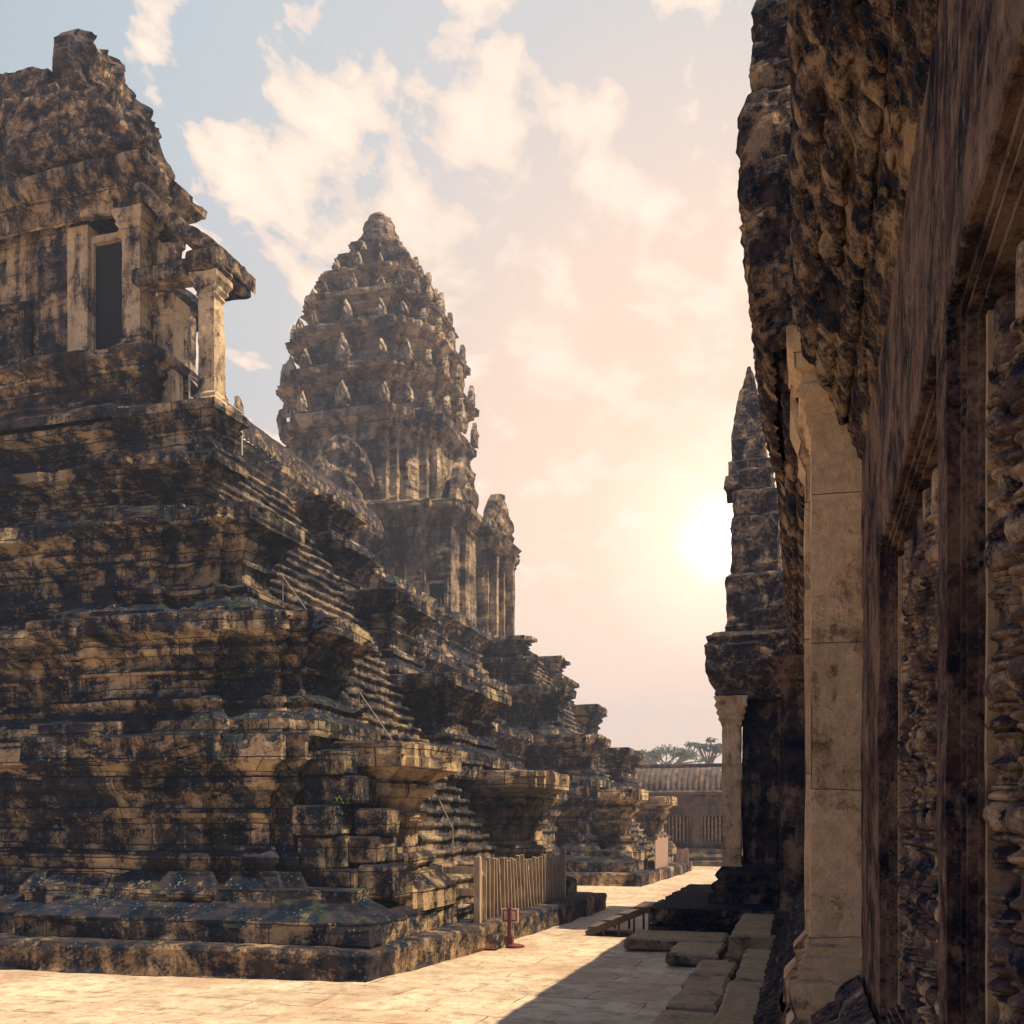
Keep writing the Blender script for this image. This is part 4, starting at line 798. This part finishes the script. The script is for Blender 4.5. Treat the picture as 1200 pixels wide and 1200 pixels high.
# thin pale handrail rods on the near stairs
for (a, b, lb) in [((-8.4, 18.25, 5.0), (-7.7, 18.25, 4.04), 'middle thin pale handrail rod on the near stairs'), ((-10.1, 18.3, 7.4), (-9.5, 18.3, 6.6), 'upper thin pale handrail rod below the high cheek of the near stairs'), ((-7.05, 18.7, 3.2), (-6.6, 18.7, 2.3), 'lowest thin pale handrail rod on the near stairs')]:
    o = MB().bar(a, b, .010).bar(a, (a[0], a[1], a[2] - .5), .014).bar(b, (b[0], b[1], b[2] - .5), .014).build('handrail', M['rod']); tag(o, lb, 'handrail', 'handrail rods on the stairs')

# ------------------------------------------------------------------ gallery closing the far end of the court
T = thing('far_gallery', (-2, 60, 0), 'long hazy stone gallery with baluster windows closing the far end of the court', 'gallery')
FY = 58.6
moulded('plinth', [(-22, FY - .55), (6, FY - .55), (6, FY + 4), (-22, FY + 4)], [(.3, 0), (.3, .25), (.1, .35), (.2, .5), (.1, .62), (.02, .7), (0, .95)], M['far'], T, seg=.3, vs=.12, amp=.05, jit=.04, chip=.1, seed=350)
wz = [(-9.55, -8.25), (-7.55, -6.25), (-5.5, -4.2), (-3.45, -2.15)]
xs_ = [-22] + [v for p in wz for v in p] + [6]
for k in range(0, len(xs_), 2): slab('wall', xs_[k], xs_[k + 1], FY, FY + .5, .95, 2.9, M['far'], T, seg=.25, amp=.01, seed=352 + k, r=.01)
slab('wall', -22, 6, FY, FY + .5, 2.903, 4.0, M['far'], T, seg=.3, amp=.015, seed=360, r=.01); slab('wall', -22, 6, FY + .004, FY + .5, .93, 1.25, M['far'], T, seg=.3, amp=.005, seed=361, r=.01)
fb = lathe('baluster', [(.07, 0)] + [(.05 + .035 * (k % 2), .04 + k * .07) for k in range(23)] + [(.07, 1.66)], M['jamb'], seed=3, n=8, amp=.0)
for (x0, x1) in wz:
    W = bpy.data.objects.new('window', None); col_.objects.link(W); W.parent = T; W.matrix_parent_inverse = T.matrix_basis.inverted(); W.location = (x0, FY, 1.25); bpy.context.view_layer.update()
    o = MB().box(x0 - .12, x0 + .02, FY - .06, FY + .1, 1.2, 2.95).box(x1 - .02, x1 + .12, FY - .06, FY + .1, 1.2, 2.95).box(x0 + .022, x1 - .022, FY - .055, FY + .1, 2.82, 2.95).box(x0 + .022, x1 - .022, FY - .055, FY + .1, 1.2, 1.32).build('frame', M['far'], W)
    o.matrix_parent_inverse = W.matrix_world.inverted()
    for k in range(6):
        b = bpy.data.objects.new('baluster', fb); col_.objects.link(b); b.parent = W; b.matrix_parent_inverse = W.matrix_world.inverted(); b.location = (x0 + .12 + k * (x1 - x0 - .24) / 5, FY + .15, 1.25); b.scale = (1, 1, .95)
MB().box(-22, 6, FY + 1.8, FY + 1.9, .9, 4).build('inner_wall', M['void'], T)  # back wall coloured near-black to paint in the unlit inside
for k in range(14): slab('pilaster', -11.6 + k * 1.0 + (0), -11.45 + k * 1.0, FY - .08, FY - .003, 3.0, 3.85, M['far'], T, seg=.3, amp=.005, r=.01)
moulded('cornice', [(-22, FY - .1), (6, FY - .1), (6, FY + 4), (-22, FY + 4)], [(0, 3.86), (.1, 3.95), (.06, 4.02), (.25, 4.1), (.3, 4.2), (.2, 4.3)], M['far'], T, seg=.2, vs=.06, amp=.03, jit=.02, chip=.08, seed=362)
ny = 200; X_ = np.linspace(-22, 6, ny * 2 + 1); sec = [(FY - .2 + 2.1 * (1 - math.cos(a)), 4.25 + 1.45 * math.sin(a)) for a in np.linspace(0, R(88), 12)]; H = len(sec)
A = np.array([[x, s_[0], s_[1]] for x in X_ for s_ in sec]); rib = np.abs(np.sin(A[:, 0] * math.pi / .32)) * .06; A[:, 1] -= rib; A[:, 2] += rib * .5 + fbm(A, 1, 9) * .06
mesh_obj('ribbed_roof', A.tolist(), [(a * H + b, (a + 1) * H + b, (a + 1) * H + b + 1, a * H + b + 1) for a in range(ny * 2) for b in range(H - 1)], M['far'], T, np.stack([A[:, 0], A[:, 2]], 1))
slab('ridge', -22, -2.3, FY + 1.7, FY + 2.3, 5.72, 5.95, M['far'], T, seg=.25, amp=.04, seed=365, r=.03)

# ------------------------------------------------------------------ trees beyond
def tree(name, x, y, h, cr, ch, nb, leaves, label, seed, flat=1.0, size=.35):
    rng = random.Random(seed); T = thing(name, (x, y, 0), label, 'tree', 'trees beyond the far gallery')
    mb = MB(); th_ = h - ch * .8
    segs = [(Vector((x, y, 0)), Vector((x + rng.uniform(-.4, .4), y, th_)))]
    mb.bar(segs[0][0], segs[0][1], .28, 8); cl = []
    for i in range(nb):
        a = rng.uniform(0, 6.28); r = cr * math.sqrt(rng.uniform(.03, 1)); z = h - ch * .35 * flat * (r / cr) ** 2 - rng.uniform(0, ch * .35); c = Vector((x + r * math.cos(a), y + r * math.sin(a), z)); cl.append(c)
        mb.bar(segs[0][0].lerp(segs[0][1], rng.uniform(.8, 1)), c - Vector((0, 0, .2)), .05 + .05 * rng.random(), 5)
    mb.build('trunk', M['bark'], T); V = []; Fc = []
    for c in cl:
        s = rng.uniform(.5, 1.15) * cr * .22
        for q in range(leaves):
            d = Vector((rng.gauss(0, 1), rng.gauss(0, 1), rng.gauss(0, .42))) * s * .5; p = c + d; u = Vector((rng.gauss(0, 1), rng.gauss(0, 1), rng.gauss(0, .6))).normalized() * size * rng.uniform(.5, 1.1); v = u.orthogonal().normalized() * size * .5; b = len(V)
            V += [tuple(p - u), tuple(p + v), tuple(p + u), tuple(p - v)]; Fc.append((b, b + 1, b + 2, b + 3))
    mesh_obj('crown', V, Fc, M['leaf'], T)
tree('umbrella_tree', -15.0, 118, 11.2, 4.6, 2.2, 30, 70, 'wide flat topped tree rising behind the far gallery roof', 1, 1.2, .22)
tree('leafy_tree', -10.2, 112, 11.6, 2.2, 3.0, 18, 90, 'taller leafy tree beside the gate column beyond the far gallery', 2, .5, .2)
tree('leafy_tree', -23.5, 140, 12.2, 4.0, 3.5, 24, 90, 'faint rounded tree furthest behind the far gallery roof', 3, .6, .28)

# ------------------------------------------------------------------ weeds rooted in the joints
def weed(x, y, z, s, label, seed):
    rng = random.Random(seed); V = []; Fc = []
    for k in range(34):
        a = rng.uniform(0, 6.28); l = s * rng.uniform(.5, 1.2); up = rng.uniform(.3, 1.2); w = .02; d = Vector((math.cos(a), math.sin(a), 0)); sd_ = Vector((-d.y, d.x, 0)) * w; p = Vector((x + rng.gauss(0, .07), y + rng.gauss(0, .07), z)); b = len(V)
        m1 = p + d * l * .4 + Vector((0, 0, l * up * .6)); m2 = p + d * l + Vector((0, 0, l * up * .55))
        V += [tuple(p - sd_ * .5), tuple(p + sd_ * .5), tuple(m1 + sd_), tuple(m1 - sd_), tuple(m2)]; Fc += [(b, b + 1, b + 2, b + 3), (b + 3, b + 2, b + 4)]
    o = mesh_obj('weed_tuft', V, Fc, M['weed']); tag(o, label, 'weed', 'weeds growing in the stone joints')
weed(-8.0, 15.7, 2.2, .22, 'green weed tuft on the joint under the middle loose block', 1)
weed(-7.6, 15.75, 2.74, .2, 'green weed tuft between the upper loose blocks', 2)
weed(-8.1, 15.75, 3.7, .2, 'weed tuft on top of the loose block stack', 3)
weed(-8.9, 15.5, 4.0, .2, 'weed tuft on the ledge above the loose blocks', 4)
weed(-7.1, 16.2, 1.72, .18, 'low weed tuft at the outer foot of the loose blocks', 5)

# ------------------------------------------------------------------ hazy morning air
hz = MB().box(-280, 280, -130, 320, -1.2, 37).build('haze', M['void']); tag(hz, 'thin blue tinted morning haze filling the court', kind='stuff')
hm = bpy.data.materials.new('haze_air'); hm.use_nodes = True; ht = hm.node_tree; ht.nodes.clear()
hv = N(ht, 'ShaderNodeVolumePrincipled', inp={'Color': (.58, .68, .95, 1), 'Density': .0026, 'Anisotropy': .35})  # blue tint added to lift the near shadows towards navy
ho = N(ht, 'ShaderNodeOutputMaterial'); ht.links.new(hv.outputs[0], ho.inputs['Volume']); hz.data.materials.clear(); hz.data.materials.append(hm)
